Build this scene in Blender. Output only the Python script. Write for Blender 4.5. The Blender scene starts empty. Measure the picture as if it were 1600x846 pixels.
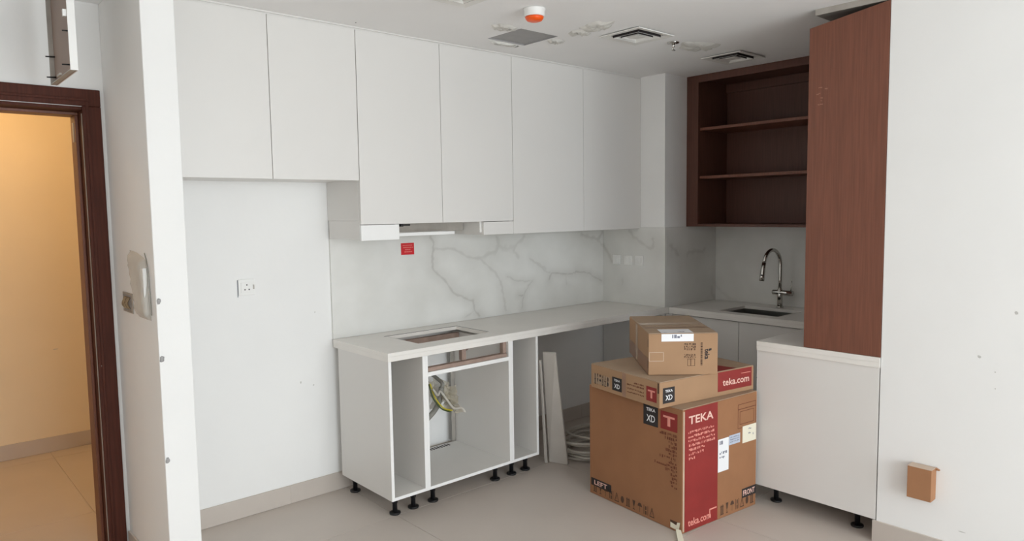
import bpy, bmesh, math, random
import numpy as np
from mathutils import Vector, Matrix

random.seed(7)
SC = bpy.context.scene
COL = SC.collection

# ------------------------------------------------------------------ camera
CAM = np.array([-1.93287, -3.76951, 1.62823])
YAW, PITCH, ROLL, FPX = 0.724383, -0.083526, -0.014478, 1115.644
_cy, _sy, _cp, _sp = math.cos(YAW), math.sin(YAW), math.cos(PITCH), math.sin(PITCH)
FWD = np.array([_sy*_cp, _cy*_cp, _sp]); _r0 = np.array([_cy, -_sy, 0.0]); _u0 = np.cross(_r0, FWD)
RGT = math.cos(ROLL)*_r0 + math.sin(ROLL)*_u0
UPV = -math.sin(ROLL)*_r0 + math.cos(ROLL)*_u0
cam_data = bpy.data.cameras.new('camera'); cam = bpy.data.objects.new('camera', cam_data); COL.objects.link(cam)
cam_data.sensor_width = 36.0; cam_data.lens = FPX*36.0/1600.0; cam_data.clip_start = 0.05
M = Matrix(((RGT[0], UPV[0], -FWD[0], CAM[0]), (RGT[1], UPV[1], -FWD[1], CAM[1]), (RGT[2], UPV[2], -FWD[2], CAM[2]), (0, 0, 0, 1)))
cam.matrix_world = M
SC.camera = cam

def U(px, py, ax, v):
    """photo pixel (1600x846) -> point where its ray meets the plane ax = v"""
    d = FWD + RGT*(px-800)/FPX - UPV*(py-423)/FPX
    i = 'xyz'.index(ax)
    return CAM + d*(v-CAM[i])/d[i]

# ------------------------------------------------------------------ light and exposure
SC.view_settings.view_transform = 'Standard'; SC.view_settings.look = 'None'
SC.view_settings.gamma = 1.0; SC.view_settings.use_curve_mapping = False
SC.view_settings.exposure = -0.45
SC.cycles.use_denoising = True
SC.cycles.diffuse_bounces = 7; SC.cycles.max_bounces = 12; SC.cycles.sample_clamp_indirect = 6.0
world = bpy.data.worlds.new('world'); SC.world = world; world.use_nodes = True
world.node_tree.nodes['Background'].inputs[0].default_value = (0.86, 0.93, 1.0, 1)
world.node_tree.nodes['Background'].inputs[1].default_value = 1.2
def area(name, loc, target, sx, sy, power, col):
    d = bpy.data.lights.new(name, 'AREA'); d.shape = 'RECTANGLE'; d.size = sx; d.size_y = sy; d.energy = power; d.color = col
    o = bpy.data.objects.new(name, d); COL.objects.link(o); o.location = loc
    o.rotation_euler = (Vector(target)-Vector(loc)).to_track_quat('-Z', 'Y').to_euler()
    return o
WIN_Y = -7.25
area('daylight_window', (-0.5, WIN_Y-0.25, 1.35), (-0.5, 0, 1.3), 3.6, 2.3, 300, (0.87, 0.95, 1.0))

# ------------------------------------------------------------------ materials
def mat(name, col, rough=0.6, metal=0.0, var=0.0, vscale=6.0, bump=0.0, bscale=60.0, stretch=(1, 1, 1), spec=0.5, trans=0.0, alpha=1.0, col2=None):
    m = bpy.data.materials.new(name); m.use_nodes = True
    nt = m.node_tree; b = nt.nodes['Principled BSDF']
    b.inputs['Base Color'].default_value = (*col, 1); b.inputs['Roughness'].default_value = rough
    b.inputs['Metallic'].default_value = metal; b.inputs['Specular IOR Level'].default_value = spec
    b.inputs['Transmission Weight'].default_value = trans; b.inputs['Alpha'].default_value = alpha
    if var > 0 or bump > 0 or col2:
        tc = nt.nodes.new('ShaderNodeTexCoord'); mp = nt.nodes.new('ShaderNodeMapping'); mp.inputs['Scale'].default_value = stretch
        nt.links.new(tc.outputs['Object'], mp.inputs['Vector'])
    if var > 0 or col2:
        n = nt.nodes.new('ShaderNodeTexNoise'); n.inputs['Scale'].default_value = vscale; n.inputs['Detail'].default_value = 6
        nt.links.new(mp.outputs[0], n.inputs['Vector'])
        r = nt.nodes.new('ShaderNodeValToRGB'); r.color_ramp.elements[0].position = 0.3; r.color_ramp.elements[1].position = 0.7
        a = [max(0, c*(1-var)) for c in col]; z = col2 or [min(1, c*(1+var)) for c in col]
        r.color_ramp.elements[0].color = (*a, 1); r.color_ramp.elements[1].color = (*z, 1)
        nt.links.new(n.outputs['Fac'], r.inputs[0]); nt.links.new(r.outputs[0], b.inputs['Base Color'])
    if bump > 0:
        n2 = nt.nodes.new('ShaderNodeTexNoise'); n2.inputs['Scale'].default_value = bscale; n2.inputs['Detail'].default_value = 4
        nt.links.new(mp.outputs[0], n2.inputs['Vector'])
        bp = nt.nodes.new('ShaderNodeBump'); bp.inputs['Strength'].default_value = bump; bp.inputs['Distance'].default_value = 0.01
        nt.links.new(n2.outputs['Fac'], bp.inputs['Height']); nt.links.new(bp.outputs[0], b.inputs['Normal'])
    return m
def s(r, g, b):
    f = lambda c: (c/255/12.92) if c/255 <= 0.04045 else ((c/255+0.055)/1.055)**2.4
    return (f(r), f(g), f(b))
MT = {
 'wall': mat('wall_paint', s(238, 237, 235), 0.85, var=0.012, vscale=3, bump=0.05, bscale=40),
 'ceil': mat('ceiling_paint', s(242, 241, 240), 0.9, var=0.015, vscale=2, bump=0.05, bscale=25),
 'plaster': mat('raw_plaster', s(222, 220, 214), 0.95, var=0.05, vscale=14, bump=0.5, bscale=30),
 'hall': mat('hallway_paint', s(234, 220, 194), 0.85, var=0.02, vscale=3),
 'tile': mat('floor_tile', s(199, 189, 180), 0.45, var=0.035, vscale=2.4, bump=0.03, bscale=90),
 'grout': mat('grout', s(220, 212, 203), 0.9, var=0.04, vscale=30),
 'skirt': mat('skirting_tile', s(194, 184, 175), 0.5, var=0.03, vscale=4),
 'lam': mat('white_laminate', s(223, 220, 216), 0.42, var=0.006, vscale=4),
 'edge': mat('white_edge_band', s(240, 239, 237), 0.4, var=0.006, vscale=8),
 'dull': mat('cabinet_interior', s(222, 220, 216), 0.5, var=0.012, vscale=7),
 'counter': mat('pale_quartz', s(232, 228, 222), 0.3, var=0.03, vscale=5),
 'wood': mat('reddish_wood_veneer', s(116, 70, 52), 0.45, var=0.16, vscale=9, stretch=(14, 14, 0.5), bump=0.04, bscale=30),
 'wood2': mat('dark_wood_veneer', s(96, 60, 48), 0.5, var=0.16, vscale=9, stretch=(14, 14, 0.5)),
 'door': mat('mahogany_stain', s(78, 40, 29), 0.6, spec=0.2, var=0.2, vscale=10, stretch=(12, 12, 0.6)),
 'door2': mat('mahogany_jamb', s(112, 62, 40), 0.45, var=0.18, vscale=10, stretch=(12, 12, 0.6)),
 'rubber': mat('grey_seal', s(175, 165, 155), 0.7, var=0.03),
 'black': mat('black_plastic', s(26, 26, 28), 0.4, var=0.1, vscale=30),
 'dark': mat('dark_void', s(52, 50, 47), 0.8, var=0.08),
 'steel': mat('brushed_steel', s(170, 168, 163), 0.28, metal=1.0, var=0.05, vscale=40, stretch=(1, 8, 1)),
 'chrome': mat('chrome', s(205, 203, 198), 0.1, metal=1.0, var=0.02),
 'plastic': mat('white_plastic', s(236, 235, 232), 0.35, var=0.01),
 'ivory': mat('vent_white', s(228, 226, 221), 0.5, var=0.01),
 'duct': mat('duct_grey', s(160, 158, 157), 0.6, var=0.05, vscale=20),
 'orange': mat('orange_lens', s(244, 92, 18), 0.3, var=0.05, vscale=30),
 'card': mat('cardboard', s(152, 106, 72), 0.8, var=0.045, vscale=7, bump=0.05, bscale=25, stretch=(1, 1, 1)),
 'card2': mat('cardboard_flap', s(168, 144, 120), 0.8, var=0.05, vscale=7, bump=0.05, bscale=25),
 'cardm': mat('pale_cardboard', s(166, 131, 99), 0.8, var=0.045, vscale=7, bump=0.05, bscale=25),
 'cardb': mat('brown_cardboard', s(164, 117, 82), 0.8, var=0.04, vscale=9),
 'tape': mat('brown_tape', s(150, 116, 94), 0.3, var=0.06, vscale=12),
 'clear': mat('clear_tape', s(196, 172, 150), 0.25, var=0.05, vscale=12),
 'red': mat('red_print', s(138, 38, 34), 0.6, var=0.08, vscale=8),
 'redtxt': mat('rust_print', s(108, 56, 34), 0.7, var=0.08, vscale=40),
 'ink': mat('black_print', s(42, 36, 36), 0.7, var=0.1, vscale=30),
 'ink2': mat('faded_brown_print', s(80, 56, 42), 0.8, var=0.1, vscale=40),
 'wht': mat('white_print', s(230, 190, 176), 0.7, var=0.03, vscale=30),
 'pink': mat('pale_red_print', s(226, 148, 134), 0.7, var=0.05, vscale=30),
 'label': mat('white_label', s(238, 238, 240), 0.5, var=0.01),
 'cream': mat('cream_label', s(232, 226, 206), 0.6, var=0.02),
 'blue': mat('bluish_label', s(188, 196, 212), 0.5, var=0.03, vscale=40),
 'grey': mat('grey_print', s(120, 122, 136), 0.6, var=0.05),
 'sticker': mat('red_sticker', s(206, 30, 40), 0.45, var=0.03),
 'stickertxt': mat('sticker_print', s(232, 140, 130), 0.5, var=0.03),
 'pine': mat('rough_batten', s(156, 134, 122), 0.8, var=0.15, vscale=18, bump=0.2, bscale=50),
 'board': mat('chipped_white_board', s(198, 192, 185), 0.6, var=0.04, vscale=9, bump=0.06, bscale=40),
 'cable': mat('pale_conduit', s(196, 190, 180), 0.5, var=0.05, vscale=30),
 'yellow': mat('yellow_wire', s(214, 196, 48), 0.45, var=0.05),
 'green': mat('green_wire', s(70, 84, 36), 0.5, var=0.05),
 'conduit': mat('grey_conduit', s(140, 138, 130), 0.5, var=0.08, vscale=40),
 'bag': mat('plastic_bag', s(190, 180, 158), 0.35, var=0.1, vscale=20, alpha=0.62, bump=0.4, bscale=25),
 'film': mat('clear_film', s(214, 208, 198), 0.55, var=0.05, vscale=12, alpha=0.55, bump=0.3, bscale=25, spec=0.2),
 'hatch': mat('hatch_inside', s(150, 128, 114), 0.5, var=0.08, vscale=6),
 'galv': mat('galvanised_rim', s(176, 170, 162), 0.45, metal=0.3, var=0.08, vscale=20),
 'brass': mat('exposed_wiring', s(150, 128, 98), 0.6, var=0.2, vscale=60),
 'glass': mat('window_glass', s(240, 246, 246), 0.05, alpha=0.06),
 'lampglow': mat('lamp_diffuser', s(255, 236, 200), 0.5),
}
def marble_mat():
    m = bpy.data.materials.new('veined_marble'); m.use_nodes = True; nt = m.node_tree; b = nt.nodes['Principled BSDF']
    b.inputs['Roughness'].default_value = 0.22
    at = nt.nodes.new('ShaderNodeAttribute'); at.attribute_name = 'vein'
    tc = nt.nodes.new('ShaderNodeTexCoord'); n = nt.nodes.new('ShaderNodeTexNoise'); n.inputs['Scale'].default_value = 3.0; n.inputs['Detail'].default_value = 8
    nt.links.new(tc.outputs['Object'], n.inputs['Vector'])
    r = nt.nodes.new('ShaderNodeValToRGB'); r.color_ramp.elements[0].position = 0.35; r.color_ramp.elements[1].position = 0.62
    r.color_ramp.elements[0].color = (*s(219, 218, 213), 1); r.color_ramp.elements[1].color = (*s(229, 228, 224), 1)
    nt.links.new(n.outputs['Fac'], r.inputs[0])
    mx = nt.nodes.new('ShaderNodeMixRGB'); mx.inputs['Color2'].default_value = (*s(142, 136, 128), 1)
    nt.links.new(at.outputs['Fac'], mx.inputs['Fac']); nt.links.new(r.outputs[0], mx.inputs['Color1'])
    nt.links.new(mx.outputs[0], b.inputs['Base Color'])
    return m
MT['marble'] = marble_mat()

# ------------------------------------------------------------------ mesh helpers
class MB:
    def __init__(self): self.v = []; self.f = []; self.sm = []
    def add(self, vs, fs, smooth=False):
        o = len(self.v); self.v += [tuple(float(c) for c in p) for p in vs]
        for f in fs: self.f.append([o+i for i in f]); self.sm.append(smooth)
        return self
    def box(self, x0, x1, y0, y1, z0, z1):
        if x0 > x1: x0, x1 = x1, x0
        if y0 > y1: y0, y1 = y1, y0
        if z0 > z1: z0, z1 = z1, z0
        v = [(x0,y0,z0),(x1,y0,z0),(x1,y1,z0),(x0,y1,z0),(x0,y0,z1),(x1,y0,z1),(x1,y1,z1),(x0,y1,z1)]
        return self.add(v, [(3,2,1,0),(4,5,6,7),(0,1,5,4),(1,2,6,5),(2,3,7,6),(3,0,4,7)])
    def hexa(self, b, t):
        return self.add(list(b)+list(t), [(3,2,1,0),(4,5,6,7),(0,1,5,4),(1,2,6,5),(2,3,7,6),(3,0,4,7)])
    def tube(self, pts, r, n=10, close=False):
        P = [Vector(p) for p in pts]; m = len(P); vs = []; fs = []
        rr = r if hasattr(r, '__len__') else [r]*m
        up = Vector((0.31, 0.17, 0.93)).normalized()
        for i in range(m):
            a = P[(i-1) % m] if (close or i > 0) else P[i]; b = P[(i+1) % m] if (close or i < m-1) else P[i]
            t = (b-a).normalized(); x = up - t*up.dot(t)
            if x.length < 1e-3: x = t.orthogonal()
            x.normalize(); y = t.cross(x); up = x if abs(x.dot(up)) > 0.2 else up
            for k in range(n):
                q = 2*math.pi*k/n; vs.append(P[i]+(x*math.cos(q)+y*math.sin(q))*rr[i])
        for i in range(m if close else m-1):
            j = (i+1) % m
            for k in range(n):
                k2 = (k+1) % n; fs.append((i*n+k, i*n+k2, j*n+k2, j*n+k))
        self.add(vs, fs, True)
        if not close:
            self.add(vs[:n], [tuple(reversed(range(n)))]); self.add(vs[-n:], [tuple(range(n))])
        return self
    def lathe(self, prof, c=(0, 0, 0), n=28, axis='z'):
        vs = []; fs = []
        for (r, h) in prof:
            for k in range(n):
                q = 2*math.pi*k/n; a, b = r*math.cos(q), r*math.sin(q)
                p = (a, b, h) if axis == 'z' else ((h, a, b) if axis == 'x' else (b, h, a))
                vs.append((c[0]+p[0], c[1]+p[1], c[2]+p[2]))
        for i in range(len(prof)-1):
            for k in range(n):
                k2 = (k+1) % n; fs.append((i*n+k, i*n+k2, (i+1)*n+k2, (i+1)*n+k))
        self.add(vs, fs, True)
        if prof[0][0] > 1e-5: self.add(vs[:n], [tuple(reversed(range(n)))])
        if prof[-1][0] > 1e-5: self.add(vs[-n:], [tuple(range(n))])
        return self
    def cells(self, xs, ys, skip, z0, z1, plane='xy'):
        """slab over a grid of cells, with the cells in skip left open"""
        def P(a, b, c): return (a, b, c) if plane == 'xy' else (a, c, b)
        nx, ny = len(xs)-1, len(ys)-1; have = {(i, j) for i in range(nx) for j in range(ny)} - set(skip)
        for (i, j) in have:
            a, b, c, d = xs[i], xs[i+1], ys[j], ys[j+1]
            self.add([P(a,c,z1),P(b,c,z1),P(b,d,z1),P(a,d,z1)], [(0,1,2,3)]); self.add([P(a,c,z0),P(b,c,z0),P(b,d,z0),P(a,d,z0)], [(3,2,1,0)])
            if (i-1, j) not in have: self.add([P(a,c,z0),P(a,c,z1),P(a,d,z1),P(a,d,z0)], [(0,1,2,3)])
            if (i+1, j) not in have: self.add([P(b,c,z0),P(b,d,z0),P(b,d,z1),P(b,c,z1)], [(0,1,2,3)])
            if (i, j-1) not in have: self.add([P(a,c,z0),P(b,c,z0),P(b,c,z1),P(a,c,z1)], [(0,1,2,3)])
            if (i, j+1) not in have: self.add([P(a,d,z0),P(a,d,z1),P(b,d,z1),P(b,d,z0)], [(0,1,2,3)])
        return self
    def mesh(self, name, bevel=0.0):
        me = bpy.data.meshes.new(name); me.from_pydata(self.v, [], self.f); me.polygons.foreach_set('use_smooth', self.sm)
        bm = bmesh.new(); bm.from_mesh(me)
        bmesh.ops.remove_doubles(bm, verts=bm.verts, dist=1e-6)
        bmesh.ops.recalc_face_normals(bm, faces=bm.faces)
        if bevel > 0:
            ed = [e for e in bm.edges if len(e.link_faces) == 2 and e.calc_face_angle(0) > 0.6]
            bmesh.ops.bevel(bm, geom=ed, offset=bevel, segments=2, affect='EDGES', profile=0.5)
        bm.to_mesh(me); bm.free(); return me

def obj(name, mb, m, parent=None, bevel=0.0, kind=None, local=False):
    me = mb.mesh(name, bevel) if isinstance(mb, MB) else mb
    me.materials.clear(); me.materials.append(MT[m] if isinstance(m, str) else m)
    o = bpy.data.objects.new(name, me); COL.objects.link(o)
    if parent is not None:
        o.parent = parent
        if not local: o.matrix_parent_inverse = world_mat(parent).inverted()
    if kind: o['kind'] = kind
    return o
def world_mat(o):
    m = o.matrix_parent_inverse @ o.matrix_basis
    return world_mat(o.parent) @ m if o.parent else o.matrix_basis.copy()
def tag(o, label, cat, group=None):
    o['label'] = label; o['category'] = cat
    if group: o['group'] = group
    return o
def thing(name, label, cat, loc, rotz=0.0, group=None):
    o = bpy.data.objects.new(name, None); COL.objects.link(o); o.location = loc; o.rotation_euler = (0, 0, rotz); o.empty_display_size = 0.1
    return tag(o, label, cat, group)
def B(*a): return MB().box(*a)
def struct(name, mb, m, label=None, parent=None, bevel=0.0):
    o = obj(name, mb, m, parent, bevel)
    if parent is None:
        o['kind'] = 'structure'
        if label: o['label'] = label; o['category'] = name.split('_')[0]
    return o

H = 2.60          # ceiling
XL, XR = -3.6, 1.60   # living room sides
XK = 3.036        # kitchen right wall
YC = -0.596       # pillar front
XC = 2.372        # pillar side
YK = -2.42        # return wall of the kitchen recess

# ------------------------------------------------------------------ structure: floor
fl = struct('floor', B(XL, XK, WIN_Y, 0.1, -0.06, -0.004), 'grout', 'beige grey large format tiled floor')
TS = 1.2; JX, JY = 0.058, -0.555; tmesh = {}
def tiles(parent, x0, x1, y0, y1, z=-0.004, blocked=None):
    i0 = math.floor((x0-JX)/TS); j0 = math.floor((y0-JY)/TS)
    for i in range(i0, math.ceil((x1-JX)/TS)):
        for j in range(j0, math.ceil((y1-JY)/TS)):
            a, b = max(x0, JX+i*TS)+0.0015, min(x1, JX+(i+1)*TS)-0.0015; c, d = max(y0, JY+j*TS)+0.0015, min(y1, JY+(j+1)*TS)-0.0015
            if b-a < 0.01 or d-c < 0.01: continue
            if blocked and blocked((a+b)/2, (c+d)/2): continue
            key = (round(b-a, 4), round(d-c, 4))
            if key not in tmesh: tmesh[key] = B(-(b-a)/2, (b-a)/2, -(d-c)/2, (d-c)/2, 0, 0.004).mesh('tile', 0.0008); tmesh[key].materials.append(MT['tile'])
            o = bpy.data.objects.new('tile', tmesh[key]); COL.objects.link(o); o.location = ((a+b)/2, (c+d)/2, z); o.parent = parent
tiles(fl, XL, XK, WIN_Y, -0.001, blocked=lambda x, y: x > XR+0.3 and y < YK-0.3)
hf = struct('floor', B(-3.2, 0.6, 0.1002, 2.015, -0.06, -0.004), 'grout', 'warm lit tiled floor of the room beyond the doorway')
hf.name = 'floor_hallway'
tiles(hf, -3.2, 0.6, 0.0, 2.015)

# ------------------------------------------------------------------ structure: walls
DX0, DX1, DZ = -2.1, -1.185, 2.13      # rough door opening
struct('wall_back', MB().cells([XL, DX0, DX1, XK+0.15], [0, DZ, H], [(1, 0)], 0.0, 0.2, 'xz'), 'wall', 'white painted wall behind the kitchen and around the door')
struct('wall_partition', B(-1.1106, -0.982, -0.664, -0.0005, 0, H-0.0005), 'wall', 'white partition stub between doorway and fridge niche', bevel=0.004)
struct('wall_pillar', B(XC, XK-0.0005, YC, -0.0005, 0, H-0.0005), 'wall', 'boxed white pillar in the kitchen corner')
struct('wall_kitchen_right', B(XK, XK+0.15, YK-0.2, -0.0005, 0, H-0.0005), 'wall', 'white wall behind the sink')
struct('wall_right', MB().cells([XR, XR+0.001, XK], [WIN_Y, YK], [], 0, H-0.0005), 'wall', 'white wall to the right of the wood panelled unit', bevel=0.0)
struct('wall_left', B(XL-0.15, XL, WIN_Y, 0.2, 0, H-0.0005), 'wall', 'white living room wall')
WX0, WX1, WZ = -2.35, 1.35, 2.5
struct('wall_front', MB().cells([XL-0.15, WX0, WX1, XR+0.2], [0.0, 0.05, WZ, H], [(1, 1)], WIN_Y-0.15, WIN_Y, 'xz'), 'wall', 'wall with the balcony window')
w = struct('window_1', MB().cells([WX0, WX0+0.05, -1.10, -1.05, 0.12, 0.17, WX1-0.05, WX1], [0.05, 0.1, WZ-0.05, WZ], [(1, 1), (3, 1), (5, 1)], WIN_Y-0.11, WIN_Y-0.05, 'xz'), 'plastic', 'tall balcony window in three bays')
for a, b in ((WX0+0.05, -1.10), (-1.05, 0.12), (0.17, WX1-0.05)):
    obj('pane', B(a, b, WIN_Y-0.085, WIN_Y-0.079, 0.1, WZ-0.05), 'glass', w)
# hallway beyond the door
struct('wall_hallway_back', B(-3.2, 0.6, 2.015, 2.15, 0, H), 'hall', 'cream wall of the warm lit room beyond the doorway')
struct('wall_hallway_left', B(-3.35, -3.2, 0.2005, 2.15, 0, H), 'hall', 'side wall of the room beyond the doorway')
struct('wall_hallway_right', B(0.6, 0.75, 0.2005, 2.15, 0, H), 'hall', 'side wall of the room beyond the doorway')
struct('ceiling_hallway', B(-3.35, 0.75, 0.2005, 2.15, H+0.0005, H+0.1), 'ceil', 'ceiling of the room beyond the doorway')
# ceiling with openings
VH = (0.712, 0.992, -0.882, -0.602)      # open duct hole
VENTS = [(1.160, 1.470, -1.322, -1.042), (2.118, 2.420, -1.345, -1.062), (-0.090, 0.214, -1.340, -1.040)]
HT = (-1.755, -1.350, -0.590, -0.170)    # access hatch
xs = sorted({XL-0.15, XK+0.15, *VH[:2], *HT[:2], *[v[0]+0.035 for v in VENTS], *[v[1]-0.035 for v in VENTS]})
ys = sorted({WIN_Y-0.15, 0.2, *VH[2:], *HT[2:], *[v[2]+0.035 for v in VENTS], *[v[3]-0.035 for v in VENTS]})
holes = [VH, HT] + [(v[0]+0.035, v[1]-0.035, v[2]+0.035, v[3]-0.035) for v in VENTS]
skip = [(i, j) for i in range(len(xs)-1) for j in range(len(ys)-1) for h in holes if h[0]-1e-6 <= xs[i] and xs[i+1] <= h[1]+1e-6 and h[2]-1e-6 <= ys[j] and ys[j+1] <= h[3]+1e-6]
ce = struct('ceiling', MB().cells(xs, ys, skip, H, H+0.02), 'ceil', 'flat white plasterboard ceiling with patched openings')
struct('ceiling_slab', B(XL-0.15, XK+0.15, WIN_Y-0.15, 0.2, H+0.32, H+0.4), 'dark', 'concrete slab above the plasterboard ceiling')
def patch(cx, cy, rx, ry, seed, name='plaster_patch'):
    rnd = random.Random(seed); n = 30; rings = 4; vs = []; fs = []
    out = [rnd.uniform(0.6, 1.12) for _ in range(n)]; out = [(out[k-1]+out[k]*2+out[(k+1) % n])/4 for k in range(n)]
    vs.append((cx, cy, H-0.007))
    for q in range(1, rings+1):
        for k in range(n):
            a = 2*math.pi*k/n; rr = out[k]*q/rings
            vs.append((cx+rx*rr*math.cos(a), cy+ry*rr*math.sin(a), H-(0.0002 if q == rings else rnd.uniform(0.004, 0.016))))
    for k in range(n): fs.append((0, 1+k, 1+(k+1) % n))
    for q in range(rings-1):
        for k in range(n):
            a, b = 1+q*n+k, 1+q*n+(k+1) % n; fs.append((a, a+n, b+n, b))
    obj(name, MB().add(vs, fs, True), 'plaster', ce)
patch(0.995, -1.175, 0.085, 0.13, 1); patch(1.02, -1.02, 0.07, 0.07, 12); patch(1.83, -1.24, 0.15, 0.13, 2); patch(1.06, -0.80, 0.06, 0.05, 3); patch(0.62, -0.85, 0.1, 0.06, 5); patch(0.86, -0.57, 0.13, 0.02, 6)
# skirting tiles
def skirting(name, x0, x1, y0, y1, joints, along, label):
    e = struct(name, B(x0, x1, y0, y1, 0.0005, 0.104), 'grout', label)
    d = 0.0025
    cuts = [x0 if along == 'x' else y0] + joints + [x1 if along == 'x' else y1]
    for a, b in zip(cuts[:-1], cuts[1:]):
        if along == 'x': obj('tile', B(a+0.001, b-0.001, y0-d, y0, 0.001, 0.106), 'skirt', e, 0.0008)
        else: obj('tile', B(x0-d, x0, a+0.001, b-0.001, 0.001, 0.106), 'skirt', e, 0.0008)
skirting('baseboard_back', -0.981, 2.345, -0.009, -0.0006, [-0.295, 0.30, 0.9, 1.5, 2.1], 'x', 'beige tile skirting below the white niche wall')
skirting('baseboard_partition', -1.120, -1.1112, -0.66, -0.016, [], 'y', 'beige tile skirting along the partition stub')
skirting('baseboard_right', 1.588, 1.5995, WIN_Y+0.01, -2.405, [-6.6, -5.4, -4.2, -3.0], 'y', 'beige tile skirting of the white wall')
skirting('baseboard_hallway', -3.19, 0.59, 2.003, 2.0145, [-2.4, -1.9, -0.7, 0.1], 'x', 'warm lit tile skirting in the room beyond')

# door frame
d1 = bpy.data.objects.new('door_1', None); COL.objects.link(d1); d1.location = (-1.6, 0, 0); d1['kind'] = 'structure'; d1['label'] = 'dark mahogany door frame standing open without its leaf'; d1['category'] = 'door'
CX0, CX1, CZ = -2.165, -1.127, 2.208
for x0, x1 in ((-1.203, CX1), (CX0, -2.09)):
    obj('casing', B(x0, x1, -0.014, -0.0006, 0.001, CZ-0.0765), 'door', d1, 0.003)
obj('casing', B(CX0, CX1, -0.014, -0.0006, CZ-0.076, CZ), 'door', d1, 0.003)
obj('casing_bead', B(CX0+0.02, CX1-0.05, -0.02, -0.0145, CZ-0.055, CZ-0.043), 'door', d1, 0.002)
obj('casing_bead', B(-1.19, -1.178, -0.02, -0.0145, 0.001, CZ-0.057), 'door', d1, 0.002)
for x0, x1 in ((-1.2, -1.1855), (-2.0995, -2.085)):
    obj('jamb', B(x0, x1, 0.0, 0.2, 0.001, 2.115), 'door', d1, 0.001)
obj('jamb', B(-2.0995, -1.1855, 0.0, 0.2, 2.1155, 2.1295), 'door', d1, 0.001)
for x0, x1 in ((-1.214, -1.2003), (-2.0848, -2.071)):
    obj('door_stop', B(x0, x1, 0.1, 0.2, 0.001, 2.101), 'door2', d1, 0.002)
obj('door_stop', B(-2.0848, -1.2003, 0.1, 0.2, 2.1015, 2.1152), 'door2', d1, 0.002)
obj('seal_strip', B(-1.2035, -1.2003, 0.012, 0.018, 0.02, 2.10), 'rubber', d1)
obj('hinge_plate', B(-1.2165, -1.2143, 0.13, 0.16, 1.98, 2.07), 'galv', d1, 0.0008)
obj('screw', MB().lathe([(0.004, 0), (0.004, -0.003), (0.0, -0.004)], (-1.188, -0.0142, 0.93), 10, 'y'), 'galv', d1)

# ------------------------------------------------------------------ marble backsplash
def vein_field(P, lines):
    """P: (n,2) plane coordinates; lines: (pts, width, strength)"""
    out = np.zeros(len(P))
    for pts, wd, st in lines:
        pts = np.array(pts); best = np.full(len(P), 9.0)
        for a, b in zip(pts[:-1], pts[1:]):
            ab = b-a; t = np.clip(((P-a)@ab)/(ab@ab+1e-12), 0, 1); dd = np.linalg.norm(P-(a+t[:, None]*ab), axis=1); best = np.minimum(best, dd)
        jag = 0.65+0.35*np.sin(P[:, 0]*61+P[:, 1]*37)*np.sin(P[:, 0]*23-P[:, 1]*71+1.3)
        out = np.maximum(out, 0.8*st*np.exp(-(best/(1.35*wd*jag))**2)); out = np.maximum(out, 0.32*st*np.exp(-(best/(wd*5))**2))
    return out
def zpts(pts, ox, oy, sc, ax, v, keep):
    r = []
    for (a, b) in pts:
        p = U(ox+a/sc, oy+b/sc, ax, v); r.append((p[keep], p[2]))
    rnd = random.Random(len(pts)*7+int(pts[0][0])); q = []
    for a, b in zip(r[:-1], r[1:]):
        n = 4
        for k in range(n):
            t = k/n; j = 0.006 if k else 0.0
            q.append((a[0]+(b[0]-a[0])*t+rnd.uniform(-j, j), a[1]+(b[1]-a[1])*t+rnd.uniform(-j, j)))
    return q+[r[-1]]
def slab(name, ax, v, a0, a1, z0, z1, th, lines, label, step=0.006):
    na, nz = int((a1-a0)/step)+1, int((z1-z0)/step)+1
    A = np.linspace(a0, a1, na); Z = np.linspace(z0, z1, nz); G = np.stack(np.meshgrid(A, Z, indexing='ij'), -1).reshape(-1, 2)
    vf = vein_field(G, lines) if lines else np.zeros(len(G))
    def P(a, z, d): return (a, v+d, z) if ax == 'y' else (v+d, a, z)
    vs = [P(a, z, 0) for a, z in G]; fs = []
    for i in range(na-1):
        for j in range(nz-1):
            q = [i*nz+j, (i+1)*nz+j, (i+1)*nz+j+1, i*nz+j+1]; fs.append(q if ax == 'y' else q[::-1])
    o0 = len(vs); vs += [P(a0, z0, th), P(a1, z0, th), P(a1, z1, th), P(a0, z1, th)]
    c = [0, (na-1)*nz, (na-1)*nz+nz-1, nz-1]
    fs += [[o0+3, o0+2, o0+1, o0]] + [[c[(k+1) % 4], c[k], o0+k, o0+(k+1) % 4] for k in range(4)]
    me = bpy.data.meshes.new(name); me.from_pydata(vs, [], fs)
    at = me.attributes.new('vein', 'FLOAT', 'POINT'); at.data.foreach_set('value', list(vf)+[0.0]*4)
    me.materials.append(MT['marble']); o = bpy.data.objects.new(name, me); COL.objects.link(o)
    return tag(o, label, 'backsplash', 'marble backsplash slabs')
K1 = (660, 360, 6.045, 'y', -0.015, 0); K2 = (840, 350, 5.517, 'y', -0.015, 0); K3 = (840, 350, 5.517, 'x', XC-0.015, 1); K4 = (840, 350, 5.517, 'y', YC-0.015, 0)
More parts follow.
